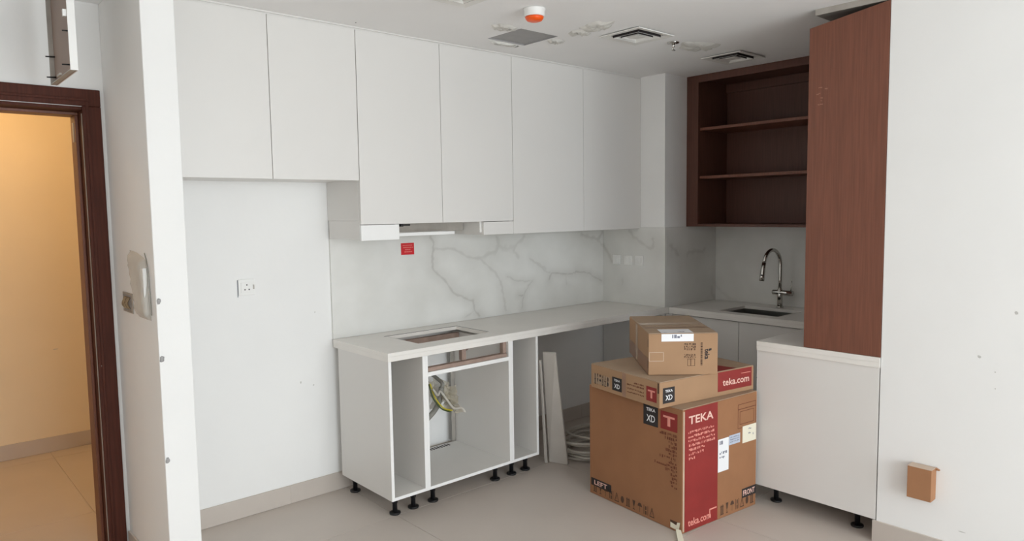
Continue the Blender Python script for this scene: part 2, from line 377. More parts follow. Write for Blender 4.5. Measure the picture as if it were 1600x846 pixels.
mainv = [(zpts([(75,60),(105,130),(100,200),(90,300),(115,390),(210,470),(290,590),(390,640),(480,665),(490,750),(540,810)], *K1), 0.011, 0.55),
 (zpts([(490,765),(400,825)], *K1), 0.007, 0.35),
 (zpts([(100,170),(300,180),(420,250),(540,260),(600,320),(690,400),(740,490),(765,600),(780,700),(790,760)], *K1), 0.013, 0.4),
 (zpts([(700,60),(720,130),(700,200),(530,270)], *K1), 0.022, 0.35), (zpts([(960,60),(880,150),(860,190),(905,255)], *K1), 0.02, 0.35),
 (zpts([(710,150),(800,180),(870,160)], *K1), 0.03, 0.3),
 (zpts([(1010,260),(1080,310),(1150,380),(1205,400)], *K1), 0.010, 0.4),
 (zpts([(800,440),(900,480),(1040,480),(1000,520),(965,600),(950,650),(940,740)], *K1), 0.007, 0.45), (zpts([(910,615),(950,615)], *K1), 0.008, 0.55),
 (zpts([(0,340),(70,390)], *K2), 0.012, 0.35), (zpts([(100,480),(120,425),(300,430),(340,412),(450,425),(550,490)], *K2), 0.008, 0.55),
 (zpts([(250,520),(240,440)], *K2), 0.008, 0.3), (zpts([(380,90),(480,120),(520,140),(560,70)], *K2), 0.02, 0.45),
 (zpts([(520,130),(560,180)], *K2), 0.02, 0.35)]
slab('backsplash', 'y', -0.015, 0.0, XC-0.016, 0.9008, 1.4825, 0.0143, mainv, 'long grey veined marble slab behind the hob cutout worktop', 0.0065)
slab('backsplash', 'x', XC-0.015, YC-0.0145, -0.0005, 0.9008, 1.490, 0.0143, [(zpts([(560,180),(600,240),(650,330)], *K3), 0.02, 0.45), (zpts([(790,60),(840,120),(900,165),(970,215),(1000,200),(990,130)], *K3), 0.018, 0.4), (zpts([(730,480),(725,530)], *K3), 0.012, 0.25)], 'marble slab on the pillar with three sockets')
slab('backsplash', 'y', YC-0.015, XC+0.0005, XK-0.016, 0.9008, 1.490, 0.0143, [(zpts([(1140,190),(1190,230),(1210,265)], *K4), 0.025, 0.4), (zpts([(1290,270),(1310,240),(1420,240),(1440,220)], *K4), 0.022, 0.35), (zpts([(1500,560),(1515,640)], *K4), 0.03, 0.3)], 'shaded marble slab on the pillar facing the sink corner')
slab('backsplash', 'x', XK-0.015, -2.415, YC-0.0005, 0.9008, 1.488, 0.0143, [([(-0.60, 1.02), (-0.72, 0.93), (-0.8, 0.9)], 0.02, 0.3)], 'plain pale marble slab behind the tap', 0.012)

# ------------------------------------------------------------------ base cabinets (main run)
YB, ZB, ZU = -0.605, 0.105, 0.853
def leg(parent, x, y):
    l = obj('leg', MB().lathe([(0.013, 0.012), (0.013, 0.06), (0.016, 0.062), (0.016, ZB-0.012), (0.028, ZB-0.008), (0.028, ZB-0.0005)], (x, y, 0), 16), 'black', parent)
    obj('foot', MB().lathe([(0.029, 0.0005), (0.031, 0.006), (0.03, 0.011), (0.016, 0.0118)], (x, y, 0), 18), 'black', l)
def base_unit(x0, x1, label, legs, depth_back=-0.065, rail=None, back=True):
    e = thing('base_cabinet', label, 'cabinet', ((x0+x1)/2, (YB+depth_back)/2, 0), 0, 'open base cabinets under the main worktop')
    t = 0.017
    obj('side_panel', B(x0, x0+t, YB, depth_back, ZB, ZU), 'lam', e, 0.0008)
    obj('side_panel', B(x1-t, x1, YB, depth_back, ZB, ZU), 'lam', e, 0.0008)
    obj('edge_band', B(x0, x0+t, YB-0.001, YB, ZB, ZU), 'edge', e); obj('edge_band', B(x1-t, x1, YB-0.001, YB, ZB, ZU), 'edge', e)
    obj('bottom_panel', B(x0+t+0.0003, x1-t-0.0003, YB, depth_back, ZB, ZB+t), 'dull', e, 0.0006)
    obj('edge_band', B(x0+t, x1-t, YB-0.001, YB, ZB, ZB+t), 'edge', e)
    if back: obj('back_panel', B(x0+t+0.0003, x1-t-0.0003, depth_back-0.012, depth_back-0.004, ZB+t+0.0005, ZU-0.002), 'dull', e)
    if rail:
        obj('front_rail', B(x0+t+0.0003, x1-t-0.0003, YB, YB+0.09, rail[0], rail[1]), 'lam', e, 0.0006)
        obj('edge_band', B(x0+t, x1-t, YB-0.001, YB, rail[0], rail[1]), 'edge', e)
    for x, y in legs: leg(e, x, y)
    return e
base_unit(0.0, 0.230, 'narrow open base cabinet with a finished white side at the niche', [(0.062, -0.53), (0.180, -0.53), (0.062, -0.10), (0.180, -0.10)])
ub = base_unit(0.2305, 0.846, 'wide open base cabinet with a front rail under the hob cutout', [(0.312, -0.53), (0.772, -0.53), (0.312, -0.10), (0.772, -0.10)], rail=(0.738, 0.760), back=False)
mb = MB()
for k in range(9): mb.box(0.575+k*0.02, 0.587+k*0.02, -0.118, -0.082, ZB+0.0172, ZB+0.0176)
obj('vent_slots', mb, 'ink', ub, kind='stuff')
obj('spacer_strip', B(0.800, 0.828, -0.064, -0.060, ZB+0.02, 0.84), 'galv', ub)
base_unit(0.8465, 1.070, 'narrow open base cabinet beside the dishwasher gap', [(0.905, -0.53), (1.020, -0.53), (0.905, -0.10), (1.020, -0.10)])
# rough timber support around the hob cutout
e = thing('batten_frame', 'rough brown timber batten frame under the hob cutout', 'frame', (0.53, -0.35, 0.7605))
obj('batten', B(0.252, 0.824, -0.597, -0.560, 0.7606, 0.782), 'pine', e, 0.002)
obj('batten', B(0.505, 0.535, -0.575, -0.545, 0.7823, 0.853), 'pine', e, 0.002)
obj('batten', B(0.800, 0.826, -0.590, -0.560, 0.7823, 0.853), 'pine', e, 0.002)
obj('batten', B(0.256, 0.284, -0.35, -0.14, 0.800, 0.853), 'pine', e, 0.002)
obj('batten', MB().hexa([(0.53,-0.54,0.81),(0.80,-0.30,0.79),(0.80,-0.275,0.79),(0.53,-0.515,0.81)], [(0.53,-0.54,0.84),(0.80,-0.30,0.82),(0.80,-0.275,0.82),(0.53,-0.515,0.84)]), 'pine', e)
obj('batten', B(0.252, 0.824, -0.13, -0.105, 0.79, 0.853), 'pine', e, 0.002)
for x in (0.33, 0.70): obj('bracket', B(x, x+0.035, -0.1045, -0.098, 0.74, 0.853), 'black', e, 0.001)
# electrical tails hanging in the wide cabinet
e = thing('cable_tail', 'bundle of loose cables in a plastic bag inside the wide base cabinet', 'cable', (0.70, -0.11, 0.36))
def sp(pts, n=8):
    """Catmull-Rom through pts"""
    P = [np.array(p, float) for p in pts]; P = [2*P[0]-P[1]]+P+[2*P[-1]-P[-2]]; r = []
    for i in range(1, len(P)-2):
        for k in range(n):
            t = k/n; a, b, c, d = P[i-1], P[i], P[i+1], P[i+2]
            r.append(0.5*((2*b)+(-a+c)*t+(2*a-5*b+4*c-d)*t*t+(-a+3*b-3*c+d)*t**3))
    return r+[P[-2]]
def up(px, py, y=-0.1): return tuple(U(px, py, 'y', y-max(0, px-672)*0.0028))
obj('yellow_wire', MB().tube(sp([up(672,600,-0.2), up(680,622,-0.2), up(693,638,-0.2), up(707,642,-0.2)]), 0.0045), 'yellow', e)
obj('green_wire', MB().tube(sp([up(670,601,-0.21), up(677,623,-0.21), up(690,639,-0.21), up(704,644,-0.21)]), 0.0045), 'green', e)
obj('supply_lead', MB().tube(sp([(0.64, -0.002, 0.60), (0.635, -0.06, 0.605), up(690, 598, -0.17), up(690, 607, -0.18)]), 0.012, 10), 'conduit', e)
obj('conduit', MB().tube(sp([up(690,606,-0.18), up(686,628,-0.18), up(679,642,-0.18), up(667,656,-0.18)]), 0.017, 12), 'conduit', e)
obj('white_wire', MB().tube(sp([up(676,608,-0.22), up(684,618,-0.22), up(688,612,-0.22), up(696,622,-0.22), up(709,638,-0.22), up(721,638,-0.22), up(727,645,-0.22)]), 0.007), 'cable', e)
def blob(cx, cy, cz, rx, ry, rz, seed, n=18, m=10, amp=0.25):
    rnd = random.Random(seed); mb = MB(); vs = []; fs = []
    ph = [rnd.uniform(0, 6.28) for _ in range(6)]
    for i in range(m+1):
        th = math.pi*i/m
        for k in range(n):
            a = 2*math.pi*k/n; r = 1+amp*(math.sin(3*a+ph[0]+2*th)*0.5+math.sin(5*a+ph[1]-3*th)*0.35+math.sin(4*th+ph[2])*0.3)*math.sin(th)
            vs.append((cx+rx*r*math.sin(th)*math.cos(a), cy+ry*r*math.sin(th)*math.sin(a), cz+rz*r*math.cos(th)))
    for i in range(m):
        for k in range(n): fs.append((i*n+k, i*n+(k+1) % n, (i+1)*n+(k+1) % n, (i+1)*n+k))
    return mb.add(vs, fs, True)
def sheet(name, corners, y, seed, m, n=12):
    rnd = random.Random(seed); a, b, c_, d_ = [np.array(U(px, py, 'y', y)) for px, py in corners]; vs = []; fs = []
    ph = [rnd.uniform(0, 6.28) for _ in range(4)]
    for i in range(n+1):
        for j in range(n+1):
            s_, q_ = i/n, j/n; p = (a*(1-s_)+b*s_)*(1-q_)+(d_*(1-s_)+c_*s_)*q_
            p = p+np.array([0.012*math.sin(7*q_+ph[0])*s_, 0.022*math.sin(9*s_+ph[1]+4*q_)+0.016*math.sin(13*q_+ph[2])+rnd.uniform(-0.007, 0.007), 0.012*math.sin(8*s_+ph[3])])
            vs.append(p)
    for i in range(n):
        for j in range(n): fs.append((i*(n+1)+j, (i+1)*(n+1)+j, (i+1)*(n+1)+j+1, i*(n+1)+j+1))
    return obj(name, MB().add(vs, fs, True), m, e)
sheet('plastic_bag', [(668, 594), (699, 594), (703, 622), (676, 640)], -0.17, 3, 'bag')
sheet('plastic_bag', [(690, 604), (712, 602), (716, 630), (697, 634)], -0.24, 9, 'bag')
sheet('plastic_bag', [(688, 618), (704, 626), (722, 644), (700, 642)], -0.26, 5, 'bag')

# ------------------------------------------------------------------ worktops
def worktop(label, mbs, loc, apron):
    e = thing('worktop', label, 'worktop', loc)
    obj('slab', mbs, 'counter', e)
    for a in apron: obj('apron', B(*a), 'counter', e, 0.001)
    return e
HO = (0.270, 0.780, -0.485, -0.162)
mb = MB().cells([-0.004, HO[0], HO[1], XC-0.0155, 2.4055], [-0.611, YC-0.0155, HO[2], HO[3], -0.0155], [(1, 2), (3, 1), (3, 2), (3, 3)], 0.880, 0.900)
mt = worktop('long pale worktop with a rectangular hob cutout', mb, (1.2, -0.3, 0.88), [(-0.004, 2.4055, -0.611, -0.591, 0.854, 0.8798), (-0.004, 0.016, -0.5908, -0.0155, 0.854, 0.8798)])
obj('groove', MB().cells([HO[0]-0.014, HO[0]-0.006, HO[1]+0.006, HO[1]+0.011], [-0.47, HO[3]+0.006, HO[3]+0.014], [(1, 0), (0, 0)], 0.90005, 0.9006), 'ink', mt)
SK = (2.505, 2.850, -1.415, -0.968)
worktop('short pale worktop with the undermount sink', MB().cells([2.406, SK[0], SK[1], XK-0.0155], [-1.779, SK[2], SK[3], YC-0.0155], [(1, 1)], 0.880, 0.900), (2.7, -1.2, 0.88), [(2.406, 2.426, -1.779, YC-0.0155, 0.854, 0.8798)])
worktop('pale worktop end beneath the tall reddish wood panel', MB().cells([1.592, XK-0.0155], [-2.417, -1.7795], [], 0.880, 0.9050), (2.0, -2.1, 0.88), [(1.592, 1.612, -2.417, -1.7795, 0.855, 0.8798), (1.6121, XK-0.0155, -1.7995, -1.7795, 0.855, 0.8798)])

# sink and tap
e = thing('sink', 'rectangular stainless steel undermount sink', 'sink', (2.68, -1.19, 0.70))
x0, x1, y0, y1 = SK[0]-0.004, SK[1]+0.004, SK[2]-0.004, SK[3]+0.004; zb = 0.69
mb = MB(); mb.box(x0-0.002, x0, y0, y1, zb, 0.879); mb.box(x1, x1+0.002, y0, y1, zb, 0.879); mb.box(x0, x1, y0-0.002, y0, zb, 0.879); mb.box(x0, x1, y1, y1+0.002, zb, 0.879); mb.box(x0-0.002, x1+0.002, y0-0.002, y1+0.002, zb-0.002, zb)
obj('basin', mb, 'steel', e)
obj('drain', MB().lathe([(0.045, zb+0.0005), (0.042, zb+0.004), (0.02, zb+0.003), (0.0, zb+0.003)], (2.68, -1.19, 0), 24), 'chrome', e)
FX, FY = 2.925, -1.205
e = thing('kitchen_tap', 'tall chrome gooseneck kitchen tap beside the sink', 'tap', (FX, FY, 0.9))
obj('base_ring', MB().lathe([(0.026, 0.9005), (0.026, 0.908), (0.020, 0.912)], (FX, FY, 0), 24), 'chrome', e)
obj('body', MB().lathe([(0.0185, 0.912), (0.0185, 1.035), (0.013, 1.038)], (FX, FY, 0), 24), 'chrome', e)
lv = obj('lever_barrel', MB().lathe([(0.017, -0.055), (0.019, -0.05), (0.019, 0.095), (0.0, 0.096)], (FX, FY, 1.01), 20, 'y'), 'chrome', e)
lv.data.transform(Matrix.Translation((0, FY, 0)) @ Matrix.Scale(-1, 4, (0, 1, 0)) @ Matrix.Translation((0, -FY, 0)))
obj('lever', MB().tube([(FX, FY-0.083, 1.025), (FX, FY-0.086, 1.06), (FX, FY-0.088, 1.10)], [0.004, 0.0032, 0.003], 8), 'chrome', e)
R_ = 0.098; arc = [(FX, FY, 1.03), (FX, FY, 1.10), (FX, FY, 1.18), (FX, FY, 1.225)]
for k in range(1, 15):
    a = math.pi*k/15*1.04; arc.append((FX-R_+R_*math.cos(a), FY+0.02*k/15, 1.225+R_*math.sin(a)))
tip = np.array(arc[-1])
obj('spout_tube', MB().tube(arc, 0.0135, 14), 'chrome', e)
obj('spray_head', MB().tube([tip, tip+np.array([-0.012, 0, -0.04]), tip+np.array([-0.022, 0, -0.09]), tip+np.array([-0.030, 0, -0.125])], [0.0145, 0.016, 0.0175, 0.018], 16), 'chrome', e)
obj('spray_button', MB().lathe([(0.0075, -0.003), (0.0075, 0.003)], tuple(tip+np.array([-0.036, -0.004, -0.085])), 12, 'x'), 'black', e)

# ------------------------------------------------------------------ sink-run base and third-run base
e = thing('base_cabinet', 'white base cabinet below the sink with two plain doors', 'cabinet', (2.7, -1.2, 0))
obj('carcass', MB().box(2.446, 3.015, -1.7765, -1.76, ZB, 0.65).box(2.446, 3.015, -0.63, -0.613, ZB, 0.65).box(2.446, 3.015, -1.76, -0.63, ZB, 0.122), 'dull', e)
obj('door', B(2.424, 2.444, -1.1735, -0.634, ZB+0.002, 0.848), 'lam', e, 0.001)
obj('door', B(2.424, 2.444, -1.7765, -1.1775, ZB+0.002, 0.848), 'lam', e, 0.001)
for x, y in ((2.5, -0.68), (2.5, -1.18), (2.5, -1.72), (2.95, -0.68), (2.95, -1.72)): leg(e, x, y)
obj('filler_panel', B(2.350, 2.3695, -0.578, -0.030, 0.0005, 0.852), 'lam', e, 0.001)
obj('filler_panel', B(2.372, 2.444, -0.632, -0.614, 0.106, 0.852), 'lam', e, 0.001)
e = thing('base_cabinet', 'white end panel base cabinet standing on black feet beside the cartons', 'cabinet', (2.0, -2.1, 0))
obj('end_panel', B(1.600, 1.618, -2.414, -1.782, ZB, 0.8545), 'lam', e, 0.001)
obj('edge_band', B(1.5992, 1.6185, -1.7818, -1.7808, ZB, 0.8545), 'edge', e)
obj('carcass', MB().box(1.6185, 2.98, -2.405, -2.395, ZB, 0.853).box(1.6185, 2.98, -2.395, -1.806, ZB, 0.122), 'dull', e)
for a, b in ((1.62, 2.00), (2.003, 2.42)): obj('door', B(a, b, -1.8025, -1.785, ZB, 0.8525), 'lam', e, 0.001)
for x, y in ((1.70, -1.85), (1.70, -2.29), (2.3, -1.85), (2.3, -2.29)): leg(e, x, y)
for z in (0.70, 0.50): obj('cam_screw', MB().lathe([(0.003, -0.004), (0.003, 0.004), (0, 0.004)], (1.609, -1.779, z), 8, 'y'), 'black', e)

# tall wood unit on the third run
e = thing('wood_wall_unit', 'tall reddish brown wood unit standing on the worktop end', 'cabinet', (2.1, -2.2, 0.9055))
zt0, zt1 = 2.509, 2.566
obj('end_panel', MB().hexa([(1.598,-2.4175,0.9058),(1.618,-2.4175,0.9058),(1.618,-2.039,0.9058),(1.598,-2.039,0.9058)], [(1.598,-2.4175,zt1),(1.618,-2.4175,zt1),(1.618,-2.039,zt0),(1.598,-2.039,zt0)]), 'wood', e, 0.0012)
obj('carcass', B(1.6185, 2.62, -2.4175, -2.058, 0.9058, 2.50), 'wood2', e, 0.001)
for a, b in ((1.6185, 2.115), (2.118, 2.62)): obj('door', B(a, b, -2.0575, -2.039, 0.9075, 2.50), 'wood', e, 0.001)
obj('top_filler', B(1.612, 2.62, -2.4175, -2.06, 2.5705, 2.5992), 'galv', e)
rnd = random.Random(4); mb = MB()
for k in range(9):
    y = -2.075-rnd.uniform(0, 0.05); z = 2.12+rnd.uniform(0, 0.10); dy, dz = rnd.uniform(0.006, 0.016), rnd.uniform(0.002, 0.005)
    mb.add([(1.5973, y, z), (1.5973, y-dy, z+rnd.uniform(-0.004, 0.004)), (1.5973, y-dy, z+dz), (1.5973, y, z+dz)], [(3, 2, 1, 0)])
obj('scuff_marks', mb, mat('pale_scuff', s(150, 108, 90), 0.8, var=0.05), e, kind='stuff')

# open wood shelf unit on the right wall
e = thing('shelf_unit', 'dark brown open wall shelf unit with two inner shelves above the sink', 'shelf', (2.83, -1.3, 1.49))
SX0, SX1, SY0, SY1, SZ0, SZ1 = 2.639, 3.0352, -2.036, YC-0.0008, 1.4905, 2.5985
obj('stile', B(SX0, SX0+0.022, SY1-0.10, SY1, SZ0, SZ1), 'wood2', e, 0.001)
obj('top_rail', B(SX0, SX0+0.022, SY0, SY1-0.1003, SZ1-0.052, SZ1), 'wood2', e, 0.001)
obj('side_panel', B(SX0+0.0223, SX1, SY1-0.10, SY1-0.082, SZ0, SZ1), 'wood2', e); obj('side_panel', B(SX0, SX1, SY0, SY0+0.018, SZ0, SZ1-0.053), 'wood2', e)
obj('bottom_panel', B(SX0, SX1, SY0+0.0183, SY1-0.1003, SZ0, SZ0+0.02), 'wood2', e, 0.001)
obj('top_panel', B(SX0+0.0225, SX1, SY0+0.0183, SY1-0.1003, SZ1-0.03, SZ1), 'wood2', e)
obj('back_panel', B(SX1-0.010, SX1, SY0+0.0185, SY1-0.1005, SZ0+0.0205, SZ1-0.0305), 'wood2', e)
obj('hanging_rail', B(SX1-0.028, SX1-0.0105, SY0+0.0185, SY1-0.1005, SZ1-0.095, SZ1-0.031), 'wood2', e, 0.001)
for z in (2.210, 1.856): obj('shelf', B(SX0+0.022, SX1-0.0105, SY0+0.0185, SY1-0.1005, z-0.011, z+0.009), 'wood', e, 0.001)

# ------------------------------------------------------------------ wall cabinets (main run)
YU, ZT = -0.377, 2.584
def door(e, a, b, z0, z1=ZT): return obj('door', B(a+0.0015, b-0.0015, YU, YU+0.019, z0, z1), 'lam', e, 0.0012)
def frame(e, x0, x1, z0, yb=-0.0015, z1=ZT+0.001):
    t = 0.017; f = YU+0.0205
    obj('side_panel', B(x0, x0+t, f, yb, z0, z1), 'lam', e, 0.0006); obj('side_panel', B(x1-t, x1, f, yb, z0, z1), 'lam', e, 0.0006)
    obj('bottom_panel', B(x0+t+0.0002, x1-t-0.0002, f, yb, z0, z0+t), 'lam', e, 0.0006)
e = thing('wall_cabinet', 'short white wall cabinet over the fridge niche', 'cabinet', (-0.49, -0.18, 1.80)); frame(e, -0.9815, -0.0035, 1.803)
door(e, -0.9815, -0.4765, 1.800); door(e, -0.4765, -0.0035, 1.800)
e = thing('wall_cabinet', 'tall white wall cabinet with the unfinished hood recess below its doors', 'cabinet', (0.54, -0.18, 1.48))
frame(e, -0.0025, 1.088, 1.585); door(e, -0.0025, 0.5365, 1.565); door(e, 0.5365, 1.088, 1.565)
obj('side_panel', B(-0.0025, 0.0145, YU+0.0205, -0.0155, 1.4835, 1.5845), 'lam', e, 0.0006); obj('side_panel', B(1.071, 1.088, YU+0.0205, -0.0155, 1.4835, 1.5845), 'lam', e, 0.0006)
obj('filler_front', B(-0.0025, 0.236, YU, YU+0.019, 1.4785, 1.562), 'edge', e, 0.001); obj('filler_front', B(0.843, 1.088, YU, YU+0.019, 1.4835, 1.562), 'lam', e, 0.001)
obj('filler_bottom', B(0.0148, 0.236, YU+0.0195, -0.0155, 1.4835, 1.4985), 'lam', e); obj('filler_bottom', B(0.8435, 1.0707, YU+0.0195, -0.0155, 1.4835, 1.4985), 'lam', e)
obj('filler_side', B(0.219, 0.236, YU+0.0195, -0.0155, 1.499, 1.5845), 'dull', e); obj('filler_side', B(0.826, 0.843, YU+0.0195, -0.0155, 1.499, 1.5845), 'dull', e)
hd = obj('hood_body', B(0.24, 0.822, -0.20, -0.0155, 1.512, 1.5845), 'galv', e, 0.001)
obj('hood_strip', B(0.24, 0.652, -0.335, -0.295, 1.494, 1.512), 'edge', e, 0.001)
obj('hinge_bracket', MB().box(0.262, 0.326, -0.352, -0.338, 1.552, 1.562).box(0.262, 0.278, -0.356, -0.335, 1.548, 1.564), 'black', e, 0.001)
e = thing('wall_cabinet', 'tall white wall cabinet with two plain doors reaching the pillar', 'cabinet', (1.73, -0.18, 1.484)); frame(e, 1.0885, 2.3705, 1.485)
door(e, 1.0885, 1.7435, 1.4825); door(e, 1.7435, 2.3705, 1.4825)
struct('trim_1', MB().box(-0.9815, 2.3705, YU+0.006, -0.001, ZT+0.0015, H-0.0003).box(-0.9815, 2.3705, YU-0.002, YU+0.006, H-0.008, H-0.0003), 'lam', 'white cornice strip between wall cabinets and ceiling')

# ------------------------------------------------------------------ cardboard cartons with print
FONT = {}
def text_mesh(body, bold=0.0):
    c = bpy.data.curves.new('print', 'FONT'); c.body = body; c.size = 1.0; c.offset = bold; c.resolution_u = 2
    o = bpy.data.objects.new('print', c); COL.objects.link(o); bpy.context.view_layer.update()
    me = bpy.data.meshes.new_from_object(o.evaluated_get(bpy.context.evaluated_depsgraph_get()))
    vs = [tuple(v.co) for v in me.vertices]; fs = [tuple(p.vertices) for p in me.polygons]
    bpy.data.objects.remove(o); bpy.data.curves.remove(c); bpy.data.meshes.remove(me)
    a = np.array(vs)[:, :2]; lo, hi = a.min(0), a.max(0)
    return [tuple((p-lo)/(hi-lo)) for p in a], fs
class Carton:
    """local frame: origin = bottom corner nearest the room, +x along the front, +y to the back"""
    def __init__(self, name, label, loc, rot, w, d, h, m='cardm'):
        self.e = thing(name, label, 'carton', loc, rot); self.w, self.d, self.h = w, d, h
        self.loc = np.array(loc); self.c, self.s_ = math.cos(rot), math.sin(rot)
        self.off = {'F': 0, 'L': 0, 'T': 0}
        obj('carton_body', B(0, w, 0, d, 0, h-0.004), m, self.e, 0.003, local=True)
        obj('top_flap', B(0.002, w-0.002, 0.001, d/2-0.001, h-0.0038, h), 'card2', self.e, 0.001, local=True)
        obj('top_flap', B(0.002, w-0.002, d/2+0.001, d-0.001, h-0.0038, h), 'card2', self.e, 0.001, local=True)
    def uv(self, face, px, py):
        """pixel -> (u to the viewer's right, v up) on the face"""
        d = FWD + RGT*(px-800)/FPX - UPV*(py-423)/FPX; rot = lambda q: np.array([q[0]*self.c+q[1]*self.s_, -q[0]*self.s_+q[1]*self.c, q[2]])
        o_, d_ = rot(CAM-self.loc), rot(d)
        if face == 'F': t = -o_[1]/d_[1]; p = o_+d_*t; return (p[0], p[2])
        if face == 'L': t = -o_[0]/d_[0]; p = o_+d_*t; return (-p[1], p[2])
        t = (self.h-o_[2])/d_[2]; p = o_+d_*t; return (p[0], p[1])
    def P(self, face, u, v, k):
        o_ = 0.0005+0.0004*k
        return {'F': (u, -o_, v), 'L': (-o_, -u, v), 'T': (u, v, self.h+o_)}[face]
    def poly(self, name, face, polys, m, k=1, parent=None):
        mb = MB()
        for q in polys: mb.add([self.P(face, u, v, k) for u, v in q], [tuple(range(len(q)))])
        me = bpy.data.meshes.new(name); me.from_pydata(mb.v, [], mb.f)
        return obj(name, me, m, self.e if parent is None else parent, local=True)
    def rect(self, name, face, a, b, m, k=1):
        """axis-aligned print given by two opposite pixel corners"""
        u0, v0 = self.uv(face, *a); u1, v1 = self.uv(face, *b); u0, u1 = sorted((u0, u1)); v0, v1 = sorted((v0, v1))
        u0 = max(u0, -self.d+0.002 if face == 'L' else 0.002); v0 = max(v0, 0.003)
        if face == 'L': u1 = min(u1, -0.001)
        if face == 'F': u1 = min(u1, self.w-0.001)
        if face != 'T': v1 = min(v1, self.h-0.0045)
        self.poly(name, face, [[(u0, v0), (u1, v0), (u1, v1), (u0, v1)]], m, k); return (u0, v0, u1, v1)
    def text(self, name, face, body, r, m, k=2, bold=0.0, rot=0):
        vs, fs = text_mesh(body, bold); u0, v0, u1, v1 = r; mb = MB()
        def f(a, b):
            if rot == 1: a, b = b, 1-a
            return (u0+(u1-u0)*a, v0+(v1-v0)*b)
        mb.add([self.P(face, *f(a, b), k) for a, b in vs], fs)
        me = bpy.data.meshes.new(name); me.from_pydata(mb.v, [], mb.f); return obj(name, me, m, self.e, local=True)
    def scribble(self, name, face, lines, m, k=2, seed=1):
        """illegible small print: short upright strokes filling each line (u0, u1, v centre, height)"""
        rnd = random.Random(seed); polys = []
        for (u0, u1, v, hh) in lines:
            u = u0
            while u < u1-hh*0.25:
                wd = hh*rnd.choice((0.22, 0.35, 0.6, 0.75)); lo, hi = rnd.choice(((-0.5, 0.5), (-0.5, 0.5), (-0.5, 0.1), (-0.1, 0.5)))
                b = min(u1, u+wd); polys.append([(u, v+lo*hh), (b, v+lo*hh), (b, v+hi*hh), (u, v+hi*hh)]); u += wd+hh*rnd.choice((0.15, 0.2, 0.2, 0.6))
        return self.poly(name, face, polys, m, k)
    def icons(self, name, face, u0, u1, v, hh, n, m, k=1, seed=2):
        rnd = random.Random(seed); st = (u1-u0)/n; polys = []
        def R(a, b, c, d): polys.append([(a, c), (b, c), (b, d), (a, d)])
        for i in range(n):
            c = u0+st*(i+0.5); w_ = st*0.36; q = i % 6
            if q == 0: R(c-w_, c+w_, v-hh/2, v-hh*0.42); R(c-w_*0.7, c-w_*0.2, v-hh*0.42, v+hh*0.3); polys.append([(c-w_*0.9, v+hh*0.25), (c, v+hh*0.25), (c-w_*0.45, v+hh/2)]); R(c+w_*0.2, c+w_*0.7, v-hh*0.42, v+hh*0.3); polys.append([(c, v+hh*0.25), (c+w_*0.9, v+hh*0.25), (c+w_*0.45, v+hh/2)])
            if q == 1:
                R(c-w_*0.5, c+w_*0.5, v-hh/2, v-hh*0.42); R(c-w_*0.1, c+w_*0.1, v-hh*0.42, v-hh*0.1); polys.append([(c-w_*0.25, v-hh*0.1), (c+w_*0.25, v-hh*0.1), (c+w_*0.7, v+hh/2), (c-w_*0.7, v+hh/2)])
            if q == 2:
                R(c-w_*0.08, c+w_*0.08, v-hh/2, v+hh*0.1); polys.append([(c+w_*math.cos(a), v+hh*0.1+hh*0.4*math.sin(a)) for a in [math.pi*t/8 for t in range(9)]])
            if q == 3:
                R(c-w_, c-w_*0.75, v-hh/2, v+hh/2); R(c+w_*0.75, c+w_, v-hh/2, v+hh/2); R(c-w_*0.3, c+w_*0.3, v-hh*0.5, v-hh*0.1); R(c-w_*0.3, c+w_*0.3, v, v+hh*0.4)
            if q == 4:
                for (a, b) in (((c-w_, v-hh/2), (c, v+hh/2)), ((c, v+hh/2), (c+w_, v-hh/2))): polys.append([(a[0]-w_*0.12, a[1]), (a[0]+w_*0.12, a[1]), (b[0]+w_*0.12, b[1]), (b[0]-w_*0.12, b[1])])
                R(c-w_, c+w_, v-hh/2, v-hh*0.4); R(c-w_*0.08, c+w_*0.08, v-hh*0.25, v+hh*0.2)
            if q == 5: polys.append([(c+w_*0.8*math.cos(a), v+hh*0.4*math.sin(a)) for a in [2*math.pi*t/10 for t in range(10)]])
        return self.poly(name, face, polys, m, k)
def brand_square(c, face, a, b):
    u0, v0, u1, v1 = c.rect('black_square', face, a, b, 'ink', 1); w_, h_ = u1-u0, v1-v0
    c.text('brand_word', face, 'TEKA', (u0+w_*0.2, v0+h_*0.70, u0+w_*0.82, v0+h_*0.86), 'label', 2, 0.02)
    c.text('emblem', face, 'XD', (u0+w_*0.22, v0+h_*0.18, u0+w_*0.8, v0+h_*0.52), 'label', 2, 0.01)
def t_square(c, face, a, b):
    u0, v0, u1, v1 = c.rect('red_square', face, a, b, 'red', 1); w_, h_ = u1-u0, v1-v0
    c.text('emblem_letter', face, 'T', (u0+w_*0.16, v0+h_*0.22, u0+w_*0.84, v0+h_*0.78), 'pink', 2, 0.03)

